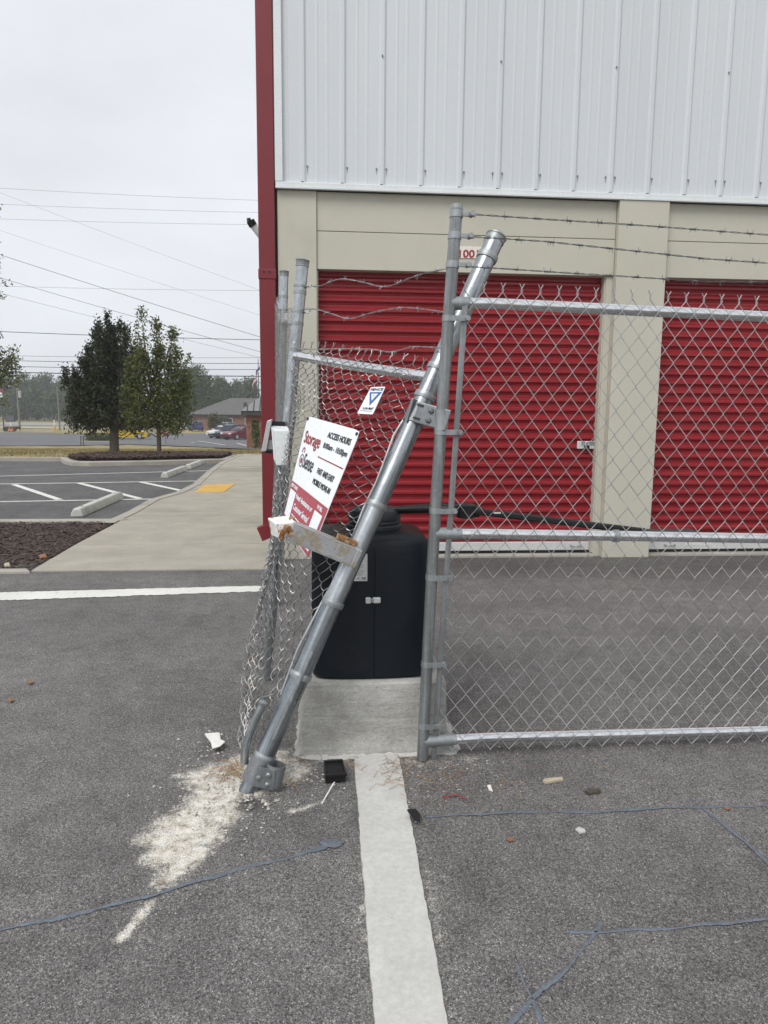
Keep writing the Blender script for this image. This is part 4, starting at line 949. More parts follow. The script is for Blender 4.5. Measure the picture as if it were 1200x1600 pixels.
q = [atY(*p, YK+.05) for p in ((421, 688), (425, 687), (426, 702), (418, 701))]; b = MB(); b.rings([[p+Vector((0, .03, 0)) for p in q], q]); b.build('keypad', MKEYG, kp_, smooth=0)
p = atY(436, 729, YK-.02); b = MB(); b.tube([p, p+Vector((0, 0, -.012))], .013, 12); b.build('lock_barrel', MGB, kp_)
b = MB(); b.bar(atY(440, 690, YK+.13), PA0.lerp(PA1, .55), .04, .05); b.build('mount_bracket', MGB, kp_, smooth=0)

# ================================================================== OPERATOR ON ITS PEDESTAL
pd = thing('concrete_pedestal', 'rough concrete pedestal under the black gate operator', 'pedestal', (.2, 3.25, 0))
zt = atY(560, 1068, 2.985).z
xl, xr = atY(470, 1085, 2.98).x, atY(697, 1085, 2.98).x
def sq_ring(x0, x1, y0, y1, z, r, jit, n=26):
    pts = []
    for (cx, cy, a0) in ((x0+r, y0+r, math.pi), (x1-r, y0+r, 1.5*math.pi), (x1-r, y1-r, 0), (x0+r, y1-r, .5*math.pi)):
        arc = [(cx+r*math.cos(a), cy+r*math.sin(a)) for a in np.linspace(a0, a0+math.pi/2, 6)]
        if pts:
            a, c = pts[-1], arc[0]; pts += [(a[0]+(c[0]-a[0])*t, a[1]+(c[1]-a[1])*t) for t in np.linspace(0, 1, n+2)[1:-1]]
        pts += arc
    a, c = pts[-1], pts[0]; pts += [(a[0]+(c[0]-a[0])*t, a[1]+(c[1]-a[1])*t) for t in np.linspace(0, 1, n+2)[1:-1]]
    return [(x+random.uniform(-jit, jit), y+random.uniform(-jit, jit)*.6, z) for x, y in pts]
b = MB(); zs = [(-.03, .035, .02, .006), (.004, .028, .02, .006), (.014, .014, .02, .005), (.03, .004, .015, .0035)]
rg = [sq_ring(xl-o_*.6-.012, xr+o_+.03, 2.975-o_*.6, 3.68+o_, z, r_, j) for z, o_, r_, j in zs]
for z in np.linspace(.06, zt-.03, 8): rg.append(sq_ring(xl-.012*(1-z/zt), xr+.004, 2.983, 3.66, z, .018, .0022))
rg += [sq_ring(xl+.002, xr, 2.986, 3.658, zt-.006, .02, .0016), sq_ring(xl+.010, xr-.008, 2.996, 3.648, zt, .02, .0016)]
b.rings(rg); b.build('block', MPED, pd, smooth=35)
# skirt of spilled concrete round its foot
b = MB(); r1, r2 = [], []
for (x, y, z) in sq_ring(xl-.02, xr+.07, 2.93, 3.72, 0, .05, .012): r1.append((x, y, -.004)); r2.append((x*.97+.006, max(y+.045, 2.96), .014))
b.rings([r1, r2]); b.build('concrete_skirt', MSTRIP, pd, smooth=50)
op = thing('gate_operator', 'black plastic gate operator box with arm, standing on the concrete pedestal', 'gate operator', (.2, 3.2, zt))
Yf = 3.045
bxl, bxr = atY(489.5, 1030, Yf+.03).x, atY(668, 1030, Yf+.03).x; bcx = (bxl+bxr)/2; bhw = (bxr-bxl)/2; bd = .40; bcy = Yf+bd/2
zsh = atY(620, 850, Yf+.02).z
def outline(k=1.0, kd=None, off=0., bow=.022, r=.05, x0=None, x1=None):
    """rounded plan of the box, front bowed; with x0..x1 only the front run between those x"""
    kd = k if kd is None else kd; hx, hy = bhw*k+off, bd/2*kd+off; r = min(r, hx*.9, hy*.9); P = []
    fx = np.linspace(-hx+r, hx-r, 31)
    P += [(x, -hy-bow*(1-(x/hx)**2)*1.0) for x in fx]
    b0 = bow*(1-((hx-r)/hx)**2)
    P += [(hx-r+r*math.sin(a), -hy-b0*(1-a/1.571)+r-r*math.cos(a)) for a in np.linspace(.2, 1.571, 7)]
    P += [(hx-r+r*math.cos(a), hy-r+r*math.sin(a)) for a in np.linspace(0, 1.571, 6)]
    P += [(-hx+r-r*math.sin(a), hy-r+r*math.cos(a)) for a in np.linspace(0, 1.571, 6)]
    P += [(-hx+r-r*math.cos(a), -hy-b0*(a/1.571)+r-r*math.sin(a)) for a in np.linspace(0, 1.371, 7)]
    if x0 is not None:
        L = P[-7:]+P[:31]+P[31:38]; X = [p[0] for p in L]; Yv = [p[1] for p in L]
        return [(x, float(np.interp(x, X, Yv))) for x in np.linspace(max(x0, X[0]+.003), min(x1, X[-1]-.003), 24)]
    return P
def lift(P, z): return [(bcx+x, bcy+y, z) for x, y in P]
prof = [(.95, zt+.002), (.985, zt+.012), (1, zt+.05), (1.012, zt+(zsh-zt)*.5), (1.006, zsh-.03), (1.0, zsh-.006), (.985, zsh+.010), (.955, zsh+.021), (.90, zsh+.030), (.75, zsh+.040), (.5, zsh+.048), (.25, zsh+.050)]
b = MB(); b.rings([lift(outline(k_, k_ if z_ < zsh else 1-(1-k_)*1.05), z_) for k_, z_ in prof]); b.build('housing', MBOX, op, smooth=50)
seam = atY(585, 940, Yf-.03).x-bcx
for xa, xb in ((-9, seam-.003), (seam+.003, 9)):
    b = MB(); pr = [(.985, zt+.012), (1, zt+.03), (1, zt+.05), (1.012, zt+(zsh-zt)*.5), (1.005, zsh-.04), (.997, zsh-.018), (.985, zsh-.004)]
    rr_ = []
    for k_, z_ in pr:
        o_ = lift(outline(k_, None, .006, x0=xa, x1=xb), z_); i_ = lift(outline(k_, None, -.008, x0=max(xa, -bhw*.985), x1=min(xb, bhw*.985)), z_); rr_.append(o_+list(reversed(i_)))
    b.rings(rr_); b.build('door', MBOX, op, smooth=35)
cpx = atY(585, 812, 3.25); cpx.y = 3.25
rgs = []
for r, z in ((.126, zsh+.040), (.127, zsh+.06), (.118, zsh+.066), (.121, zsh+.075), (.119, zsh+.083), (.122, zsh+.092), (.120, zsh+.118), (.112, zsh+.130), (.09, zsh+.138), (.04, zsh+.142)): rgs.append(circ((cpx.x, cpx.y, z), r, 36))
b = MB(); b.rings(rgs); b.build('top_cover', MBOXT, op, smooth=30)
fy = Yf-.034
lt = atY(584, 938, fy); b = MB(); b.box((lt.x+.012, fy+.002, lt.z), (.036, .014, .026)); b.box((lt.x-.024, fy+.001, lt.z), (.024, .016, .028)); b.build('latch', MSILL, op, smooth=0, bevel=.005)
b = MB(); b.box((lt.x-.006, fy-.002, lt.z), (.014, .012, .018)); b.build('latch_key', MGB, op, smooth=0, bevel=.003)
l0, l1 = atY(540, 866, fy), atY(574, 908, fy); b = MB(); b.box(((l0.x+l1.x)/2, fy+.0035, (l0.z+l1.z)/2), (l1.x-l0.x, .003, l0.z-l1.z)); lb = b.build('warning_label', MLABEL, op, smooth=0)
b = MB(); W_, H_ = l1.x-l0.x, l0.z-l1.z
for k in range(6): b.box((l0.x+W_*(.5 if k % 2 else .46), fy+.0016, l0.z-H_*(.42+.07*k)), (W_*(.72-.1*(k % 3)), .0006, H_*.022))
b.box((l0.x+W_*.84, fy+.0016, l0.z-H_*.90), (W_*.2, .0006, H_*.09)); b.box((l0.x+W_*.58, fy+.0016, l0.z-H_*.90), (W_*.08, .0006, H_*.07)); b.build('label_print', MSGREY, lb, smooth=0)
p = atY(642, 872, fy+.02); b = MB(); b.tube([p+Vector((0, .02, 0)), p], .006, 8); b.build('screw', MDARK, op)
# operator arm: first link, elbow, second link to the middle rail
z1 = zsh+.10
j = atY(728, 797, 3.12); hub = Vector((cpx.x+.06, cpx.y-.03, atY(640, 799, 3.2).z)); endp = atY(1010, 831, Y1+.085)
b = MB(); n_ = 10; pts = [hub.lerp(j, i/n_)+Vector((0, 0, .008*math.sin(math.pi*i/n_))) for i in range(n_+1)]; b.tube(pts, [.016+.001*i for i in range(n_+1)], 12); a1_ = b.build('arm', MBLK, op)
b = MB(); b.bar(hub+Vector((0, 0, .006)), j+Vector((-.02, 0, .006)), .034, .02); b.build('arm_cover', MBLK, a1_, smooth=0, bevel=.006)
b = MB(); b.tube([j+Vector((0, 0, -.034)), j+Vector((0, 0, -.03)), j+Vector((0, 0, .022)), j+Vector((0, 0, .028))], [.038, .044, .044, .036], 20); b.tube([j+Vector((-.07, .004, .006)), j+Vector((.06, -.002, -.006))], [.016, .028], 14); b.build('elbow', MBLK, a1_)
b = MB(); b.bar(j, endp, .030, .030); b.build('lower_link', MBLK, op, smooth=0, bevel=.008)
b = MB(); m_ = atY(775, 807, 3.08); b.box(m_+Vector((0, -.02, .019)), (.03, .012, .006)); b.build('pin', MSILL, op)
b = MB(); p0, p1 = atY(1005, 829, Y1+.06), atY(1085, 829.5, Y1+.07); b.box((p0+p1)/2+Vector((0, 0, -.003)), ((p1-p0).length, .09, .010)); b.build('gate_bracket', MBOXT, op, smooth=0, bevel=.002)

# ================================================================== BITS ON THE GROUND
def g3(px, py, z=0): return atZ(px, py, z)
c = g3(524, 1222); pe = thing('photo_eye_box', 'small open black plastic box with a loose white wire on the asphalt', 'box', c)
Rz = Matrix.Rotation(.08, 3, 'Z'); W_, D_, H_ = .082, .105, .055
def lb_(name, cx, cy, cz, sx, sy, sz, mat=MBLK, bev=.003):
    b = MB(); b.box(c+Rz @ Vector((cx, cy+.04, cz)), (sx, sy, sz), Rz); return b.build(name, mat, pe, smooth=0, bevel=bev)
lb_('shell', 0, 0, .022, W_, D_, .036); 
lb_('rim', 0, -D_/2-.004, .040, W_+.010, .010, .014); lb_('rim', 0, D_/2, .044, W_, .006, .012); lb_('rim', -W_/2+.003, 0, .044, .006, D_-.012, .012); lb_('rim', W_/2-.003, 0, .044, .006, D_-.012, .012)
b = MB(); wp = [g3(*q)+Vector((0, 0, z)) for q, z in (((523, 1229), .018), ((521, 1233), .024), ((515, 1239), .012), ((508, 1249), .006), ((503, 1257), .004))]; b.tube(spl(wp, 5), .0028, 6); b.build('wire', MPCHIP, pe)
def shard(name, label, cat, pix, mat, th=.006, lift=.0, tilt=(0, 0)):
    P = [g3(*q) for q in pix]; ctr = sum(P, Vector())/len(P)
    top = [p+Vector((0, 0, th+lift+abs((p-ctr).x)*tilt[0]+abs((p-ctr).y)*tilt[1]+.002)) for p in P]
    b = MB(); b.rings([[q-Vector((0, 0, th)) for q in reversed(top)], list(reversed(top))]); o = b.build(name, mat, smooth=0, org=(ctr.x, ctr.y, 0)); return tag(o, label, cat)
shard('plastic_shard', 'jagged white plastic shard on the asphalt left of the leaning post', 'shard', ((320, 1158), (331, 1155), (343, 1153), (345, 1163), (352, 1169), (345, 1176), (332, 1178), (330, 1168)), MPCHIP, .004, .012, (.25, .1))
shard('plastic_shard', 'black plastic shard lying against the right edge of the concrete strip', 'shard', ((636, 1277), (649, 1274), (657, 1282), (656, 1294), (646, 1290)), MBLK, .006, .01, (.3, .2))
shard('wood_splinter', 'pale flat wood splinter lying on asphalt before the gate', 'splinter', ((848, 1223), (850, 1220), (878, 1217), (880, 1221), (852, 1226)), MWOODC, .008)
shard('bark_piece', 'dark brown piece of bark on asphalt before the gate', 'bark', ((913, 1240), (918, 1236), (936, 1236), (939, 1240), (920, 1243)), MBARK, .01)
shard('paint_chip', 'white pointed paint chip right of the concrete strip', 'chip', ((761, 1229), (766, 1228), (770, 1238), (764, 1236)), MPCHIP, .004)
shard('concrete_crumb', 'flat pale concrete crumb on the asphalt beyond the sealant line', 'crumb', ((899, 1298), (904, 1295), (913, 1298), (915, 1302), (906, 1304)), MSTRIP, .006)
MLEAF = M('dead_leaf', (.24, .115, .055), .7, var=.3, scale=60)
lf = [((12, 1096), (17, 1093), (22, 1097), (16, 1101)), ((42, 1068), (48, 1065), (52, 1070), (46, 1072)), ((386, 1036), (393, 1031), (396, 1036), (390, 1040)), ((792, 1314), (799, 1311), (802, 1317), (795, 1318)), ((1131, 1266), (1138, 1264), (1144, 1267), (1136, 1269)), ((384, 1073), (391, 1070), (395, 1077), (388, 1078))]
for q, lab in zip(lf, ('dry orange leaf lying at the far left of the asphalt', 'second dry leaf at the left, nearer the painted line', 'dry leaf against the foot of the bent fence mesh', 'dry leaf right of the concrete strip, below the sealant line', 'dry leaf beside the crossing sealant lines on the right', 'dry leaf just left of the bent fence')): tag(shard('dead_leaf', lab, 'leaf', q, MLEAF, .0015, .001, (.35, .2)), group='dry leaves on the asphalt')
b = MB(); b.tube(spl([g3(*q)+Vector((0, 0, .006)) for q in ((691, 1248), (703, 1245), (716, 1245), (727, 1251))], 5), .0025, 6); tag(b.build('red_wire', M('red_wire_plastic', (.3, .03, .04), .5)), 'short thin red wire on the asphalt near the gate', 'wire')
tag(chips([q for q in bed if q[0] > -13][:2]+[(-2.9, 7.0)], 1, .03, 0, 'mulch_chips'), kind='stuff') if False else None
for q, lab in ((((60, 869), (70, 866), (74, 871), (63, 873)), 'orange brown bark chunk lying on the front mulch bed'), (((6, 882), (14, 880), (16, 885), (8, 886)), 'pale stone at the near edge of the mulch bed')):
    P = [atZ(*k, .02) for k in q]; ctr = sum(P, Vector())/4; b = MB(); b.rings([[p+Vector((0, 0, -.02)) for p in reversed(P)], [p+Vector((0, 0, .006)) for p in reversed(P)], [ctr+(p-ctr)*.75+Vector((.004, 0, .016)) for p in reversed(P)]]); tag(b.build('bark_chunk' if 'bark' in lab else 'stone', MLEAF if 'bark' in lab else MWOODC, org=ctr, smooth=0), lab, 'bark' if 'bark' in lab else 'stone')
# pine needles and grit
def needles(n, cx, cy, sx, sy, b):
    for _ in range(n):
        p = g3(random.gauss(cx, sx), random.gauss(cy, sy)); a = random.uniform(0, 6.28); L = random.uniform(.025, .09); d = Vector((math.cos(a), math.sin(a), 0)); n_ = Vector((-d.y, d.x, 0))
        z = random.uniform(.005, .018); b.tube([p+Vector((0, 0, z)), p+d*L*.5+n_*random.uniform(-.008, .008)+Vector((0, 0, z+.008)), p+d*L+Vector((0, 0, .005))], .0009, 3, cap=False)
b = MB(); needles(70, 362, 1205, 9, 8, b); needles(12, 455, 1225, 6, 4, b); needles(34, 622, 1205, 12, 10, b); needles(18, 690, 1212, 40, 14, b); needles(14, 470, 1190, 12, 5, b); needles(30, 760, 1225, 80, 14, b); needles(10, 545, 1195, 5, 3, b)
tag(b.build('pine_needles', MNEED, smooth=0), kind='stuff')
b = MB()
def grit(n, cx, cy, sx, sy, s0, s1):
    for _ in range(n):
        p = g3(random.gauss(cx, sx), random.gauss(cy, sy)); s = random.uniform(s0, s1); a = random.uniform(0, 6.28)
        vs = [p+Vector((s*math.cos(a+k*2.1)*random.uniform(.6, 1.2), s*math.sin(a+k*2.1)*random.uniform(.6, 1.2), .0015)) for k in range(3)]+[p+Vector((0, 0, s*random.uniform(.5, 1)))]
        b.add(vs, [(0, 1, 3), (1, 2, 3), (2, 0, 3), (0, 2, 1)])
grit(360, 350, 1240, 55, 38, .003, .009); grit(160, 480, 1205, 40, 16, .003, .009); grit(190, 700, 1210, 70, 22, .002, .007); grit(120, 640, 1260, 18, 40, .002, .006); grit(60, 320, 1165, 26, 14, .003, .01); grit(150, 600, 1350, 300, 130, .0015, .004); grit(90, 250, 1390, 30, 30, .002, .005)
grit(26, 400, 1250, 16, 10, .008, .016); grit(40, 330, 1250, 40, 34, .006, .012); grit(14, 455, 1205, 14, 10, .007, .013)
tag(b.build('grit', MGRIT, smooth=0), kind='stuff')

# ================================================================== FAR LOT, ROADS, VERGES
def strip_sheet(name, mat, pts_lo, pts_hi, dz, n=14):
    """sheet that follows the terrain between two ground polylines given as (x, y)"""
    b = MB(); rows = []
    for j in range(n+1):
        t = j/n; rows.append([(a[0]+(c[0]-a[0])*t, a[1]+(c[1]-a[1])*t, T(a[1]+(c[1]-a[1])*t)+dz) for a, c in zip(pts_lo, pts_hi)])
    b.sheet(rows); return tag(b.build(name, mat, smooth=0), kind='structure')
ln_ = [(-90, 47), (-40, 47)]+[(gt(px, py).x, gt(px, py).y) for px, py in ((0, 697.5), (120, 697), (200, 695), (260, 697), (330, 700), (410, 704))]+[(20, 30), (60, 30)]
strip_sheet('service_road', MROAD, ln_, [(a[0]*2.0 if abs(a[0]) > 30 else a[0]*1.8, 106) for a in ln_], .05)
strip_sheet('verge_tongue', MGRASS, [(gt(px, 679).x, gt(px, 679).y) for px in (82, 100, 130, 152)], [(gt(px, 675.5).x, gt(px, 675.5).y) for px in (95, 105, 135, 150)], .10, 2)
strip_sheet('highway', M('highway_surface', (.27, .275, .28), .85, var=.08, scale=.1), [(-400, 150), (300, 150)], [(-400, 172), (300, 172)], .06, 2)
strip_sheet('highway', M('highway_surface_pale', (.34, .34, .34), .85, var=.08, scale=.1), [(-400, 128), (300, 128)], [(-400, 137), (300, 137)], .06, 2)
for px0, py0, px1, py1 in ((310, 690.5, 352, 697), (370, 694, 385, 698), (298, 694, 304, 693)):
    A, B = gt(px0, py0), gt(px1, py1); A.z = T(A.y)+.09; B.z = T(B.y)+.09; b = MB(); t = (B-A).normalized(); n = Vector((-t.y, t.x, 0))*.09; b.add([A-n, B-n, B+n, A+n], [(0, 1, 2, 3)]); tag(b.build('parking_stripe', MPAINT, smooth=0), kind='structure')

# ================================================================== TREES
def leaf_mesh(centers, per, spread, size, updir=.3):
    C = np.repeat(np.array(centers), per, axis=0); n = len(C); C = C+rng.normal(0, 1, (n, 3))*np.array(spread)
    s = size*rng.uniform(.6, 1.35, n)
    a = rng.normal(0, 1, (n, 3)); a[:, 2] += updir; a /= np.linalg.norm(a, axis=1)[:, None]; t = rng.normal(0, 1, (n, 3)); c = np.cross(a, t); c /= np.linalg.norm(c, axis=1)[:, None]
    a *= s[:, None]; c *= (s*.42)[:, None]
    V = np.stack([C-a, C+c-a*.1, C+a, C-c-a*.1], 1).reshape(-1, 3); return V, [(4*i, 4*i+1, 4*i+2, 4*i+3) for i in range(n)]
def tree(label, base, spires, trunk_h, trunk_r, nclus, per, spread, size, lmat, group=None, name='tree', updir=.3, branches=True, seedshape=.7, limb_r=.25):
    """spires: (dx, dy, z0, z1, R) leaf columns that taper upward; base is the trunk foot"""
    base = Vector(base); t = thing(name, label, 'tree', base, group); b = MB()
    top = base+Vector((0, 0, trunk_h)); b.tube([base+Vector((0, 0, -.15)), base+Vector((0, 0, .12)), base.lerp(top, .4)+Vector((trunk_r*.3, 0, 0)), top], [trunk_r*1.5, trunk_r, trunk_r*.8, trunk_r*.35], 10)
    wts = np.array([(s[3]-s[2])*s[4] for s in spires]); wts = wts/wts.sum(); cl = []
    for s, wgt in zip(spires, wts):
        dx, dy, z0, z1, R = s; k = max(4, int(nclus*wgt))
        c0 = base+Vector((dx*.25, dy*.25, max(z0*.6, trunk_h*.25))); c1 = base+Vector((dx, dy, z1*.95))
        if branches: b.tube([c0, c0.lerp(c1, .35)+Vector((dx*.10, dy*.10, 0)), c0.lerp(c1, .7)+Vector((dx*.05, dy*.05, 0)), c1], [trunk_r*.45, trunk_r*.3, trunk_r*.18, trunk_r*.05], 6)
        for _ in range(k):
            u = random.random()**.85; h = z0+(z1-z0)*u; pr = R*(math.sin(min(1, (u+.22)/.4)*math.pi/2))*(1-u)**seedshape+R*.06; a = random.uniform(0, 6.283); rr = pr*math.sqrt(random.uniform(.05, 1))*random.uniform(.85, 1.12)
            cl.append((base.x+dx*(.9+.1*u)+rr*math.cos(a), base.y+dy*(.9+.1*u)+rr*math.sin(a), base.z+h))
            if branches and random.random() < limb_r:
                e = Vector(cl[-1]); st = base+Vector((dx*.8, dy*.8, h-.35*rr-.1)); b.tube([st, st.lerp(e, .5)+Vector((0, 0, .05*rr)), e], [.018, .012, .005], 4, cap=False)
    b.build('trunk', MBARK, t, smooth=60); V, F = leaf_mesh(cl, per, spread, size, updir); b = MB(); b.v = V.tolist(); b.f = F; b.m = [0]*len(F); b.build('crown', lmat, t, smooth=0); return t
def sp(px0, ytop, ybot, rpx, basepx, Y, dy=0):
    k = Y/FPX; zb = T(Y); p = atY(px0, ytop, Y); q = atY(px0, ybot, Y); bx_ = atY(basepx, 700, Y).x
    return (p.x-bx_, dy, q.z-zb, p.z-zb, rpx*k)
Yt = 26.0
bp = on(178.5, Yt)
S1 = [sp(168, 492, 640, 26, 178, Yt), sp(165, 520, 672, 46, 178, Yt), sp(140, 560, 672, 36, 178, Yt, -.3), sp(185, 560, 676, 40, 178, Yt, .2), sp(120, 590, 668, 26, 178, Yt), sp(184, 501, 640, 21, 178, Yt, .3), sp(150, 520, 660, 26, 178, Yt, -.2), sp(196, 513, 655, 19, 178, Yt, .1), sp(131, 538, 660, 20, 178, Yt, .4), sp(158, 505, 650, 22, 178, Yt, -.4)]
for k_ in range(34):
    x_ = random.uniform(99, 207); yt_ = (497+(168-x_)*1.28 if x_ < 168 else 497+(x_-168)*.85)+random.uniform(-6, 40); S1.append(sp(x_, yt_, min(yt_+random.uniform(70, 130), 674), random.uniform(8, 15), 178, Yt, random.uniform(-1.1, 1.1)))
tree('dense dark evergreen tree on the dry grass verge with thick trunk', bp, S1, 3.6, .16, 1700, 20, (.065, .065, .10), .058, ML1, updir=.9, name='evergreen_tree', seedshape=1.0)
Yt2 = 24.4; bp = on(248.5, Yt2)
S2 = [sp(221, 480, 600, 11, 249, Yt2), sp(243, 496, 610, 13, 249, Yt2, .2), sp(268, 509, 620, 14, 249, Yt2, .1), sp(211, 505, 585, 7, 249, Yt2), sp(205, 560, 666, 20, 249, Yt2), sp(225, 545, 670, 26, 249, Yt2, -.3), sp(250, 538, 672, 30, 249, Yt2), sp(276, 548, 670, 24, 249, Yt2, .1), sp(295, 552, 645, 13, 249, Yt2), sp(214, 600, 670, 26, 249, Yt2, .2), sp(240, 606, 676, 30, 249, Yt2, .4), sp(266, 606, 678, 28, 249, Yt2, -.3), sp(288, 596, 668, 18, 249, Yt2), sp(200, 585, 660, 14, 249, Yt2)]
tree('young oak tree with open green crown rising from the mulch island', bp, S2, 3.6, .075, 1100, 13, (.085, .085, .075), .055, ML2, updir=.2, name='oak_tree', limb_r=.25)
Yt3 = 34.; bp = on(-55, Yt3)
S3 = [sp(-60, 470, 640, 60, -55, Yt3), sp(-5, 545, 612, 24, -55, Yt3), sp(20, 540, 600, 16, -55, Yt3), sp(8, 560, 606, 18, -55, Yt3, .3), sp(-12, 500, 560, 18, -55, Yt3), sp(-40, 300, 480, 40, -55, Yt3), sp(-10, 320, 350, 10, -55, Yt3)]
tree('tree at the left edge with only its right branches in view', bp, S3, 5.5, .16, 520, 16, (.12, .12, .1), .075, ML2, updir=.2, name='oak_tree')
# distant woods: a few prototypes, copied
def fartree(label, px, Y, ytop, wpx, mat=ML3, group='trees beyond the road', nm='tree', n=520, low=.0):
    bp = on(px, Y); H = atY(px, ytop, Y).z-bp.z; W_ = wpx*Y/FPX/2; S = []
    for k in range(7):
        a = random.uniform(0, 6.28); r = W_*random.uniform(.1, .6); S.append((r*math.cos(a), r*math.sin(a)*.6, H*random.uniform(low, low+.25), H*random.uniform(.72, 1.0), W_*random.uniform(.45, .7)))
    S.append((0, 0, H*.35, H, W_*.6)); s = Y/FPX*1.9
    return tree(label, bp, S, H*.75, H*.022, n, 12, (s*1.5, s*1.5, s*1.2), s*1.0, mat, group, name=nm, seedshape=.45, updir=.5, limb_r=.0)
fl = [(-70, 215, 588, 70), (-25, 205, 598, 62), (12, 222, 590, 58), (45, 210, 585, 60), (78, 226, 583, 62), (108, 212, 590, 56), (140, 224, 596, 62), (28, 196, 612, 50), (62, 198, 606, 52), (95, 196, 610, 50), (168, 214, 604, 60)]
tx = ['leftmost of the hazy trees across the highway', 'hazy tree across the highway left of the roadside sign', 'tall hazy tree behind the roadside pole sign', 'hazy round tree directly behind the wooden utility pole', 'tallest hazy tree between the two utility poles', 'hazy tree behind the concrete utility pole', 'hazy tree hidden partly by the dark evergreen', 'low hazy bushy tree behind the message board', 'low hazy tree right of the wooden utility pole', 'low hazy tree at the foot of the concrete pole', 'hazy tree seen behind the evergreen crown']
for q, l_ in zip(fl, tx): fartree(l_, *q)
for q, l_ in zip([(312, 150, 573, 100), (285, 165, 596, 70), (345, 178, 592, 50)], ['big rounded green tree behind the hip roofed house', 'green tree left of the big rounded tree behind the oak', 'green tree behind the right shoulder of the big rounded tree']): fartree(l_, *q, mat=ML5, n=1100, group='trees behind the hip roofed house')
for q, l_ in zip([(372, 190, 596, 34), (395, 180, 590, 34), (425, 185, 592, 40)], ['dark tree above the ridge of the hip roofed house', 'dark tree behind the flagpole', 'dark tree right of the flagpole behind the red downspout']): fartree(l_, *q, mat=ML3, group='trees behind the hip roofed house')
fartree('small brownish round tree in the far parking lot', 334, 100, 648, 16, ML4, None, 'small_tree', 160, .35); fartree('dark green shrub in front of the hip roofed house wall', 351, 116, 652, 12, ML3, None, 'shrub', 120, .02)
# hedge by the road
hy = 72.; hp = on(154, hy); hd = thing('hedge', 'clipped green hedge in a gravel bed beside the yellow car', 'hedge', hp); k = hy/FPX
cl = [(hp.x+random.uniform(-17, 17)*k, hy+random.uniform(-.5, .5), hp.z+random.uniform(.1, .72)) for _ in range(420)]; V, F = leaf_mesh(cl, 9, (.09, .09, .08), .075); b = MB(); b.v = V.tolist(); b.f = F; b.m = [0]*len(F); b.build('foliage', ML2, hd, smooth=0)
b = MB(); b.prism([(hp.x-20*k, hy-1.4), (hp.x+20*k, hy-1.4), (hp.x+20*k, hy+1), (hp.x-20*k, hy+1)], hp.z-.3, hp.z+.09); b.build('gravel_bed', MKERB, hd, smooth=0)
for px, l_ in ((126.5, 'left of two thin dark stakes beside the hedge'), (130.5, 'right of two thin dark stakes beside the hedge')):
    p = on(px, 56.); th = thing('marker_stake', l_, 'stake', p, 'thin stakes by the hedge'); b = MB(); b.tube([p+Vector((0, 0, -.1)), p+Vector((.03, 0, .75))], .035, 6); b.build('rod', MBARK, th); b = MB(); b.tube([p+Vector((.03, 0, .70)), p+Vector((.03, 0, .76))], .042, 6); b.build('tip', MDARK, th)
# red mailbox-like box on posts
p = on(256, 62.); th = thing('roadside_box', 'low red box on two posts right of the young oak trunk', 'box', p); k = 62/FPX
zb = atY(256, 680, 62).z; zt_ = atY(256, 675, 62).z; b = MB(); b.box((p.x, 62, (zb+zt_)/2), (13*k, .35, zt_-zb)); b.build('box_body', M('faded_red', (.32, .10, .08), .6), th, smooth=0, bevel=.03)
for dx in (-5, 3): b = MB(); b.tube([(p.x+dx*k, 62, p.z-.1), (p.x+dx*k, 62, zb)], .035, 6); b.build('leg', MWOODP, th)

# ================================================================== FAR BUILDINGS
YB_ = 47.; k = YB_/FPX; zg = T(YB_)-.3; ez = atY(395, 649, YB_).z
bk_ = thing('brick_office', 'small red brick office with grey standing seam roof beside the downspout', 'building', (atY(386, 700, YB_).x, YB_, zg))
x0 = atY(385.5, 700, YB_).x; x1 = x0+8.; 
def far_box(name, mat, a, c, parent, sm=0): b = MB(); b.box([(p+q)/2 for p, q in zip(a, c)], [q-p for p, q in zip(a, c)]); return b.build(name, mat, parent, smooth=sm)
wx0, wx1 = atY(394, 700, YB_).x, atY(405, 700, YB_).x; wz0, wz1 = atY(400, 683, YB_).z, atY(400, 657, YB_).z
far_box('wall', MBRICK, (x0, YB_, zg), (wx0, YB_+.4, ez), bk_); far_box('wall', MBRICK, (wx0, YB_, zg), (wx1, YB_+.4, wz0), bk_); far_box('wall', MBRICK, (wx1, YB_, zg), (x1, YB_+.4, ez), bk_); far_box('wall', MBRICK, (wx0, YB_, wz1), (wx1, YB_+.4, ez), bk_); far_box('wall', MBRICK, (x0, YB_+.4, zg), (x1, YB_+7, ez), bk_)
wf = far_box('window', MBRW, (wx0, YB_+.28, wz0), (wx1, YB_+.34, wz1), bk_); b = MB()
far_box('pane', MGLASS, (wx0+.05, YB_+.25, wz0+.05), (wx1-.05, YB_+.27, wz1-.05), wf)
far_box('fascia', MBRW, (atY(377.5, 650, YB_).x, YB_-.35, ez), (x1+.3, YB_+7.4, ez+.28), bk_)
rx0 = atY(377.5, 646, YB_).x; b = MB(); rz = ez+.285; ap = (x0+4., YB_+3.5, rz+3.4)
b.add([(rx0, YB_-.4, rz), (x1+.4, YB_-.4, rz), (x1+.4, YB_+7.5, rz), (rx0, YB_+7.5, rz), ap], [(0, 1, 4), (1, 2, 4), (2, 3, 4), (3, 0, 4), (3, 2, 1, 0)]); rf = b.build('roof', MSEAM, bk_, smooth=0)
for i in range(1, 22):
    xx = rx0+(x1+.4-rx0)*i/22; t = 1-abs((xx-ap[0])/(ap[0]-rx0)) ; t = max(0, min(t, 1)); b = MB(); A = Vector((xx, YB_-.4, rz+.02)); B = A.lerp(Vector((xx, ap[1], ap[2]+.02)), t); b.bar(A, B, .05, .09); b.build('seam', MBRW, rf, smooth=0)
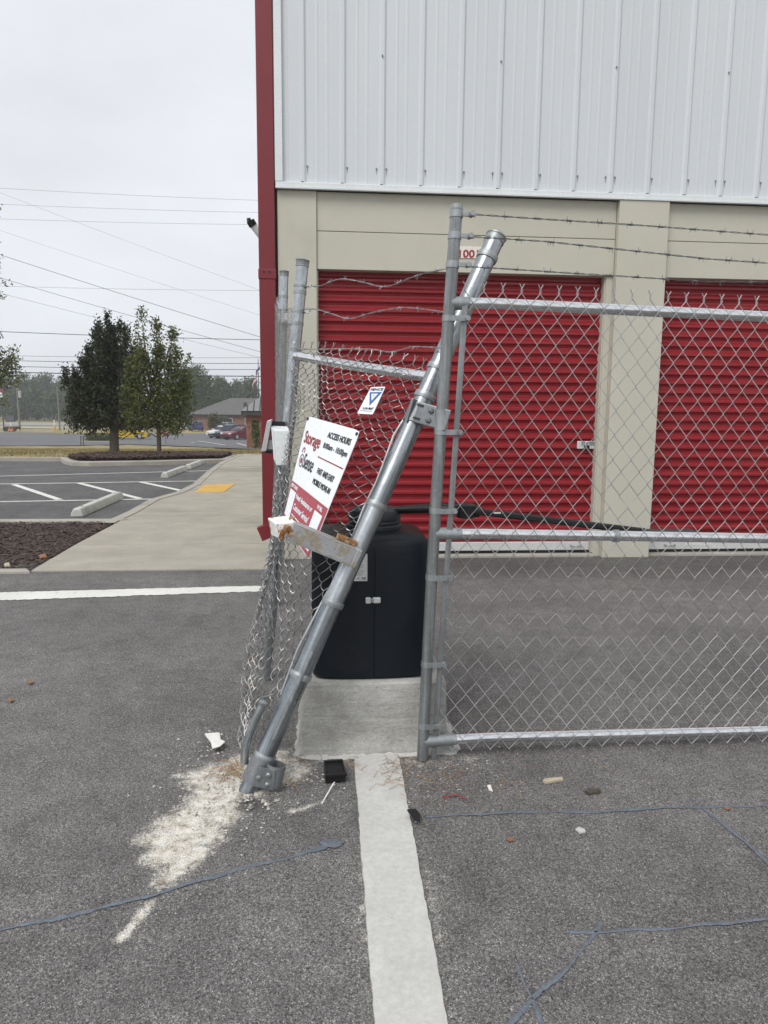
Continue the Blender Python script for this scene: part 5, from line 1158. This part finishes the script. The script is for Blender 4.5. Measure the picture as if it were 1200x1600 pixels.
# shrub in front of its window
fartree('green shrub in front of the brick office window', 400, 46.2, 660, 6, ML2, None, 'shrub', 60, .02)
# hip roofed house
YH = 125.; zg = T(YH); hz0 = atY(340, 650.5, YH).z; hx0, hx1 = atY(295, 660, YH).x, atY(470, 660, YH).x
hs_ = thing('hip_roof_house', 'low brown brick house with grey hip roof across the far lot', 'building', (hx0, YH, zg))
far_box('wall', MBRICK2, (hx0+.4, YH+.3, zg-.2), (hx1-.4, YH+12, hz0), hs_); far_box('fascia', MBRW, (hx0, YH-.1, hz0), (hx1, YH+12.4, hz0+.3), hs_)
rg_ = atY(362, 622, YH+6).z; ra_ = atY(360, 622, YH+6).x; rb_ = hx1-(ra_-hx0); b = MB(); z_ = hz0+.305
b.add([(hx0-.2, YH-.3, z_), (hx1+.2, YH-.3, z_), (hx1+.2, YH+12.6, z_), (hx0-.2, YH+12.6, z_), (ra_, YH+6, rg_), (max(rb_, ra_+1), YH+6, rg_)], [(0, 1, 5, 4), (1, 2, 5), (2, 3, 4, 5), (3, 0, 4), (3, 2, 1, 0)]); rf = b.build('roof', MSHING, hs_, smooth=0)
b = MB(); p = atY(383, 632, YH+3); b.tube([p+Vector((0, 0, -.4)), p+Vector((0, 0, .35))], .3, 8); b.build('roof_vent', MBRW, rf)
for i in range(4):
    wx = hx0+6+i*3.4; wf = far_box('window', MTRIM, (wx, YH+.22, zg+.9), (wx+1.3, YH+.29, zg+2.0), hs_); far_box('pane', MGLASS, (wx+.08, YH+.17, zg+.98), (wx+1.22, YH+.21, zg+1.92), wf)
# flagpole
YF = 80.; p = on(405.5, YF); zt_ = atY(405.5, 563, YF).z; fp = thing('flagpole', 'dark flagpole flying a limp striped flag behind the brick office', 'flagpole', p)
b = MB(); b.tube([p+Vector((0, 0, -.1)), Vector((p.x, YF, zt_))], [.06, .035], 8); b.build('pole', MCABLE, fp); b = MB(); b.tube([(p.x, YF, zt_), (p.x, YF, zt_+.1)], .07, 8); b.build('finial', MGB, fp)
FR, FW, FB = M('flag_red', (.42, .03, .05), .8), M('flag_white', (.75, .75, .74), .8), M('flag_blue', (.03, .05, .16), .8)
fa_ = [atY(*q, YF) for q in ((404.8, 568), (404, 583))]; fb_ = [atY(*q, YF) for q in ((397, 597), (392, 612))]
def fpnt(u, v_): a = fa_[0].lerp(fa_[1], v_); c = fb_[0].lerp(fb_[1], v_); return a.lerp(c, u)+Vector((.10*math.sin(u*12+v_*3), .25*math.sin(u*9+v_*5), .06*math.sin(v_*9)))
for i in range(13):
    b = MB(); b.sheet([[fpnt(u, (i+j_)/13)+Vector((0, -.01, 0)) for u in np.linspace(.4 if i < 7 else 0, 1, 12)] for j_ in (0, 1)]); b.build('stripe', FR if i % 2 == 0 else FW, fp, smooth=60)
b = MB(); b.sheet([[fpnt(u, v_) for u in np.linspace(0, .4, 8)] for v_ in np.linspace(0, 7/13, 6)]); b.build('canton', FB, fp, smooth=60)

# ================================================================== CARS
def car(label, px, Y, yaw, colr, kind='suv', base=None):
    p = on(px, Y); p.z += .06; t = thing('parked_car', label, 'car', p, 'cars in the far lot'); R = Matrix.Rotation(yaw, 3, 'Z')
    L, W_, H_ = (4.3, 1.8, 1.62) if kind == 'suv' else (4.5, 1.8, 1.42)
    tr = lambda x, y, z: p+R @ Vector((x, y, z))
    low = [(-L/2, .35), (-L/2+.05, .22), (L/2-.1, .22), (L/2, .38), (L/2-.02, .68), (L/2-.25, .80), (L/2-1.15, .93), (-L/2+.5, .98), (-L/2+.05, .95), (-L/2-.02, .6)]
    top = [(L/2-1.2, .92), (L/2-1.75, H_-.06), (L/2-2.1, H_), (-L/2+.7, H_-.02), (-L/2+.28, H_-.22), (-L/2+.06, .94)] if kind == 'suv' else [(L/2-1.3, .90), (L/2-2.05, H_-.03), (L/2-2.5, H_), (-L/2+1.3, H_-.03), (-L/2+.55, .97)]
    b = MB(); 
    def shell(prof, w0, w1, z0, z1):
        rings = []
        for s in (-1, -.94, .94, 1):
            rings.append([tr(x*(1 if abs(s) < 1 else .985), s*(w0+(w1-w0)*max(0, min(1, (z-z0)/(z1-z0))))/2, z) for x, z in prof])
        b.rings(rings)
    shell(low, W_, W_, 0, 1); shell(top, W_*.96, W_*.78, .92, H_); body = b.build('body', colr, t, smooth=30)
    for s in (-1, 1):
        z0, z1 = 1.0, H_-.12; w0, w1 = W_*.96/2+.012, W_*.80/2+.02
        xa, xb, xc, xd = (L/2-1.35, L/2-1.85, -L/2+.75, -L/2+.40) if kind == 'suv' else (L/2-1.5, L/2-2.15, -L/2+1.35, -L/2+.85)
        b = MB(); b.add([tr(xa, s*w0, z0), tr(xb, s*w1, z1), tr(xc, s*w1, z1), tr(xd, s*w0, z0)], [(0, 1, 2, 3) if s > 0 else (3, 2, 1, 0)]); b.build('side_window', MGLASS, t, smooth=0)
    b = MB(); b.add([tr(L/2-1.24, -.7, 1.0), tr(L/2-1.24, .7, 1.0), tr(L/2-1.71, .6, H_-.1), tr(L/2-1.71, -.6, H_-.1)], [(0, 1, 2, 3)]); b.build('windscreen', MGLASS, t, smooth=0); b = MB()
    xr = -L/2+.02 if kind == 'suv' else -L/2+.62
    b.add([tr(xr, .7, 1.02), tr(xr, -.7, 1.02), tr(xr+(.24 if kind == 'suv' else .6), -.6, H_-.14), tr(xr+(.24 if kind == 'suv' else .6), .6, H_-.14)], [(0, 1, 2, 3)]); b.build('rear_window', MGLASS, t, smooth=0)
    for x in (-L/2+.82, L/2-.88):
        for s in (-1, 1):
            b = MB(); b.tube([tr(x, s*(W_/2-.2), .33), tr(x, s*(W_/2+.015), .33)], .335, 18); wl = b.build('wheel', MTYRE, t); b = MB(); b.tube([tr(x, s*(W_/2+.0), .33), tr(x, s*(W_/2+.025), .33)], .22, 14); b.build('rim', MRIM, wl)
    for s in (-1, 1):
        b = MB(); b.box(tr(L/2-.06, s*.66, .70), (.16, .36, .14), R); b.build('headlight', MHEAD, t, bevel=.02); b = MB(); b.box(tr(-L/2+.02, s*.68, .86), (.1, .3, .22), R); b.build('tail_light', MTAIL, t, bevel=.02)
        b = MB(); b.box(tr(L/2-1.45, s*(W_/2+.07), 1.0), (.12, .18, .13), R); b.build('mirror', colr, t, bevel=.02)
    b = MB(); b.box(tr(L/2-.0, 0, .42), (.05, 1.1, .2), R); b.build('grille', MDARK, t, smooth=0)
    return t
car('yellow compact car driving on the road behind the two trees', 203, 82, 0.02, paint('car_yellow', (.52, .36, .03)))
car('small blue car parked by the hip roofed house wall', 306.5, 118, 1.9, paint('car_blue', (.035, .05, .16)))
car('red car nearest the brick office in the far lot', 377, 82, -2.3, paint('car_red', (.16, .02, .035)), 'sedan')
car('dark blue sport utility car beside the red car', 361, 86, -2.2, paint('car_navy', (.03, .042, .07)))
car('white low car left of the dark blue one', 350, 89, -2.1, paint('car_white', (.6, .6, .6)), 'sedan')
car('grey green car farthest in the row by the house', 352, 104, -2.0, paint('car_grey', (.14, .17, .17)))

# ================================================================== POLES, WIRES, ROADSIDE
def upole(label, px, ytop, Y, r, mat, arms=True):
    p = on(px, Y); z = atY(px, ytop, Y).z; t = thing('utility_pole', label, 'utility pole', p); b = MB(); b.tube([p+Vector((0, 0, -.2)), Vector((p.x-.01*(z-p.z), Y, z))], [r, r*.7], 10); b.build('pole', mat, t)
    if arms:
        b = MB(); b.box((p.x, Y-.1, z-.5), (2.4, .1, .12)); b.build('crossarm', mat, t, smooth=0)
        for dx in (-1.1, -.5, .5, 1.1): b = MB(); b.tube([(p.x+dx, Y-.1, z-.44), (p.x+dx, Y-.1, z-.2)], .05, 8); b.build('insulator', MGB, t)
        b = MB(); b.tube([(p.x+.35, Y-.15, z-6.4), (p.x+.35, Y-.15, z-5.4)], .22, 12); b.build('transformer', MKEYG, t)
    return t
upole('wooden utility pole with crossarm across the road at left', 33, 556, 118, .16, MWOODP)
upole('plain grey utility pole just left of the evergreen tree', 95, 604, 118, .13, MWOODP, False)
wires = [((0, 294), (402, 313), 46, .008, 'topmost thin power line crossing the sky'), ((0, 319), (402, 332), 46, .008, 'second thin power line below the topmost one'), ((0, 342), (402, 351), 46, .008, 'third thin power line at the security camera height'),
 ((0, 301), (402, 452), 60, .008, 'faint steep power line starting below the topmost line'), ((0, 360), (405, 492), 60, .008, 'faint steep power line in the middle of the sky'), ((0, 398), (408, 527), 55, .016, 'dark steep power line ending above the flagpole'), ((0, 434), (408, 550), 55, .014, 'dark steep power line just below the darkest one'), ((0, 458), (408, 559), 55, .011, 'lowest steep power line passing behind the evergreen'),
 ((0, 447), (405, 454), 60, .011, 'level thin power line above the tree tops'), ((0, 518), (408, 531), 52, .022, 'thick level power line through the evergreen top'), ((30, 556), (408, 559), 95, .022, 'level power line above the lowest bundle'), ((0, 563), (410, 568), 85, .032, 'upper line of the lowest dark bundle'), ((0, 572), (410, 577.5), 85, .032, 'middle line of the lowest dark bundle'), ((0, 581), (411, 588), 70, .042, 'thickest and lowest power line of the bundle')]
for (a, c, Y, r, l_) in wires:
    A, B = atY(*a, Y), atY(*c, Y); d = B-A; t0, t1 = -1.2, 1.35; P = []
    for t in np.linspace(t0, t1, 40): P.append(A+d*t+Vector((0, 0, .012*d.length*(t*(t-1)))))
    b = MB(); b.tube(P, r, 5); tag(b.build('power_line', MCABLE if r > .012 else MCABLEL, org=(A.x, A.y, 0)), l_, 'power line', 'power lines crossing the sky')
Ym = 112.; p = on(19.5, Ym); k = Ym/FPX; mb = thing('message_board', 'grey roadside message board on a wheeled trailer', 'sign', p)
za, zb = atY(19.5, 649, Ym).z, atY(19.5, 659, Ym).z; b = MB(); b.box((p.x, Ym, (za+zb)/2), (13*k, .3, za-zb)); bo = b.build('display', MBRW, mb, smooth=0, bevel=.04); b = MB(); b.box((p.x, Ym-.17, (za+zb)/2), (11*k, .04, (za-zb)*.75)); b.build('screen', M('board_screen', (.10, .11, .12), .4), bo, smooth=0)
b = MB(); b.tube([(p.x, Ym, p.z+.5), (p.x, Ym, zb)], .12, 8); b.build('mast', MKEYW, mb); b = MB(); b.box((p.x+.3, Ym, p.z+.55), (1.6, 1.2, .35)); b.build('chassis', MDARK, mb, smooth=0, bevel=.03)
for dx in (-.55, .65): b = MB(); b.tube([(p.x+dx, Ym-.8, p.z+.35), (p.x+dx, Ym-.55, p.z+.35)], .36, 12); b.build('wheel', MTYRE, mb)
for px, l_ in ((16.5, 'orange traffic cone left of the message board wheel'), (21, 'orange traffic cone in front of the message board')):
    p = on(px, 109.5); th = thing('traffic_cone', l_, 'traffic cone', p, 'cones by the message board'); b = MB(); b.tube([p+Vector((0, 0, .05)), p+Vector((0, 0, .7))], [.17, .04], 10); b.build('cone', M('cone_orange', (.6, .14, .04), .6), th); b = MB(); b.box(p+Vector((0, 0, .04)), (.4, .4, .07)); b.build('base', MDARK, th, smooth=0)
Ys = 122.; p = on(8, Ys); k = Ys/FPX; th = thing('pole_sign', 'red and white shop sign on a dark pole at the left edge', 'sign', p); zs_ = atY(8, 616, Ys).z
b = MB(); b.tube([p+Vector((0, 0, -.1)), (p.x, Ys, zs_-.4)], .1, 8); b.build('pole', MBRW, th)
b = MB(); b.box((p.x-.25, Ys, zs_+.55), (9*k, .3, .55)); b.build('red_panel', MSRED, th, smooth=0, bevel=.03); b = MB(); b.box((p.x-.3, Ys-.02, zs_-.12), (8*k, .3, .75)); b.build('white_panel', MSIGN, th, smooth=0, bevel=.03)
p = on(87, 112.); th = thing('marker_post', 'yellow marker post with white top by the far road', 'marker post', p); b = MB(); b.tube([p+Vector((0, 0, -.1)), p+Vector((0, 0, .9))], .16, 10); b.build('sleeve', MYEL, th); b = MB(); b.tube([p+Vector((0, 0, .9)), p+Vector((0, 0, 1.75))], .07, 8); b.build('reflector', MKEYW, th)

# ================================================================== AIR
HAZE = .0009
if HAZE:
    b = MB(); b.box((0, 260, 8), (1000, 640, 22)); hz = b.build('haze', None, smooth=0) if False else None
    me = bpy.data.meshes.new('haze'); x0, x1, y0, y1, z0, z1 = -1190, 1190, -55, 1190, -3.2, 18.
    me.from_pydata([(x, y, z) for x in (x0, x1) for y in (y0, y1) for z in (z0, z1)], [], [(0, 1, 3, 2), (4, 6, 7, 5), (0, 4, 5, 1), (2, 3, 7, 6), (0, 2, 6, 4), (1, 5, 7, 3)])
    m = bpy.data.materials.new('haze_air'); m.use_nodes = True; m.node_tree.nodes.clear(); pv = m.node_tree.nodes.new('ShaderNodeVolumePrincipled'); pv.inputs['Density'].default_value = HAZE; pv.inputs['Color'].default_value = (.92, .95, 1, 1); mo = m.node_tree.nodes.new('ShaderNodeOutputMaterial'); m.node_tree.links.new(pv.outputs[0], mo.inputs['Volume'])
    me.materials.append(m); o = bpy.data.objects.new('haze', me); COL.objects.link(o); tag(o, kind='stuff')
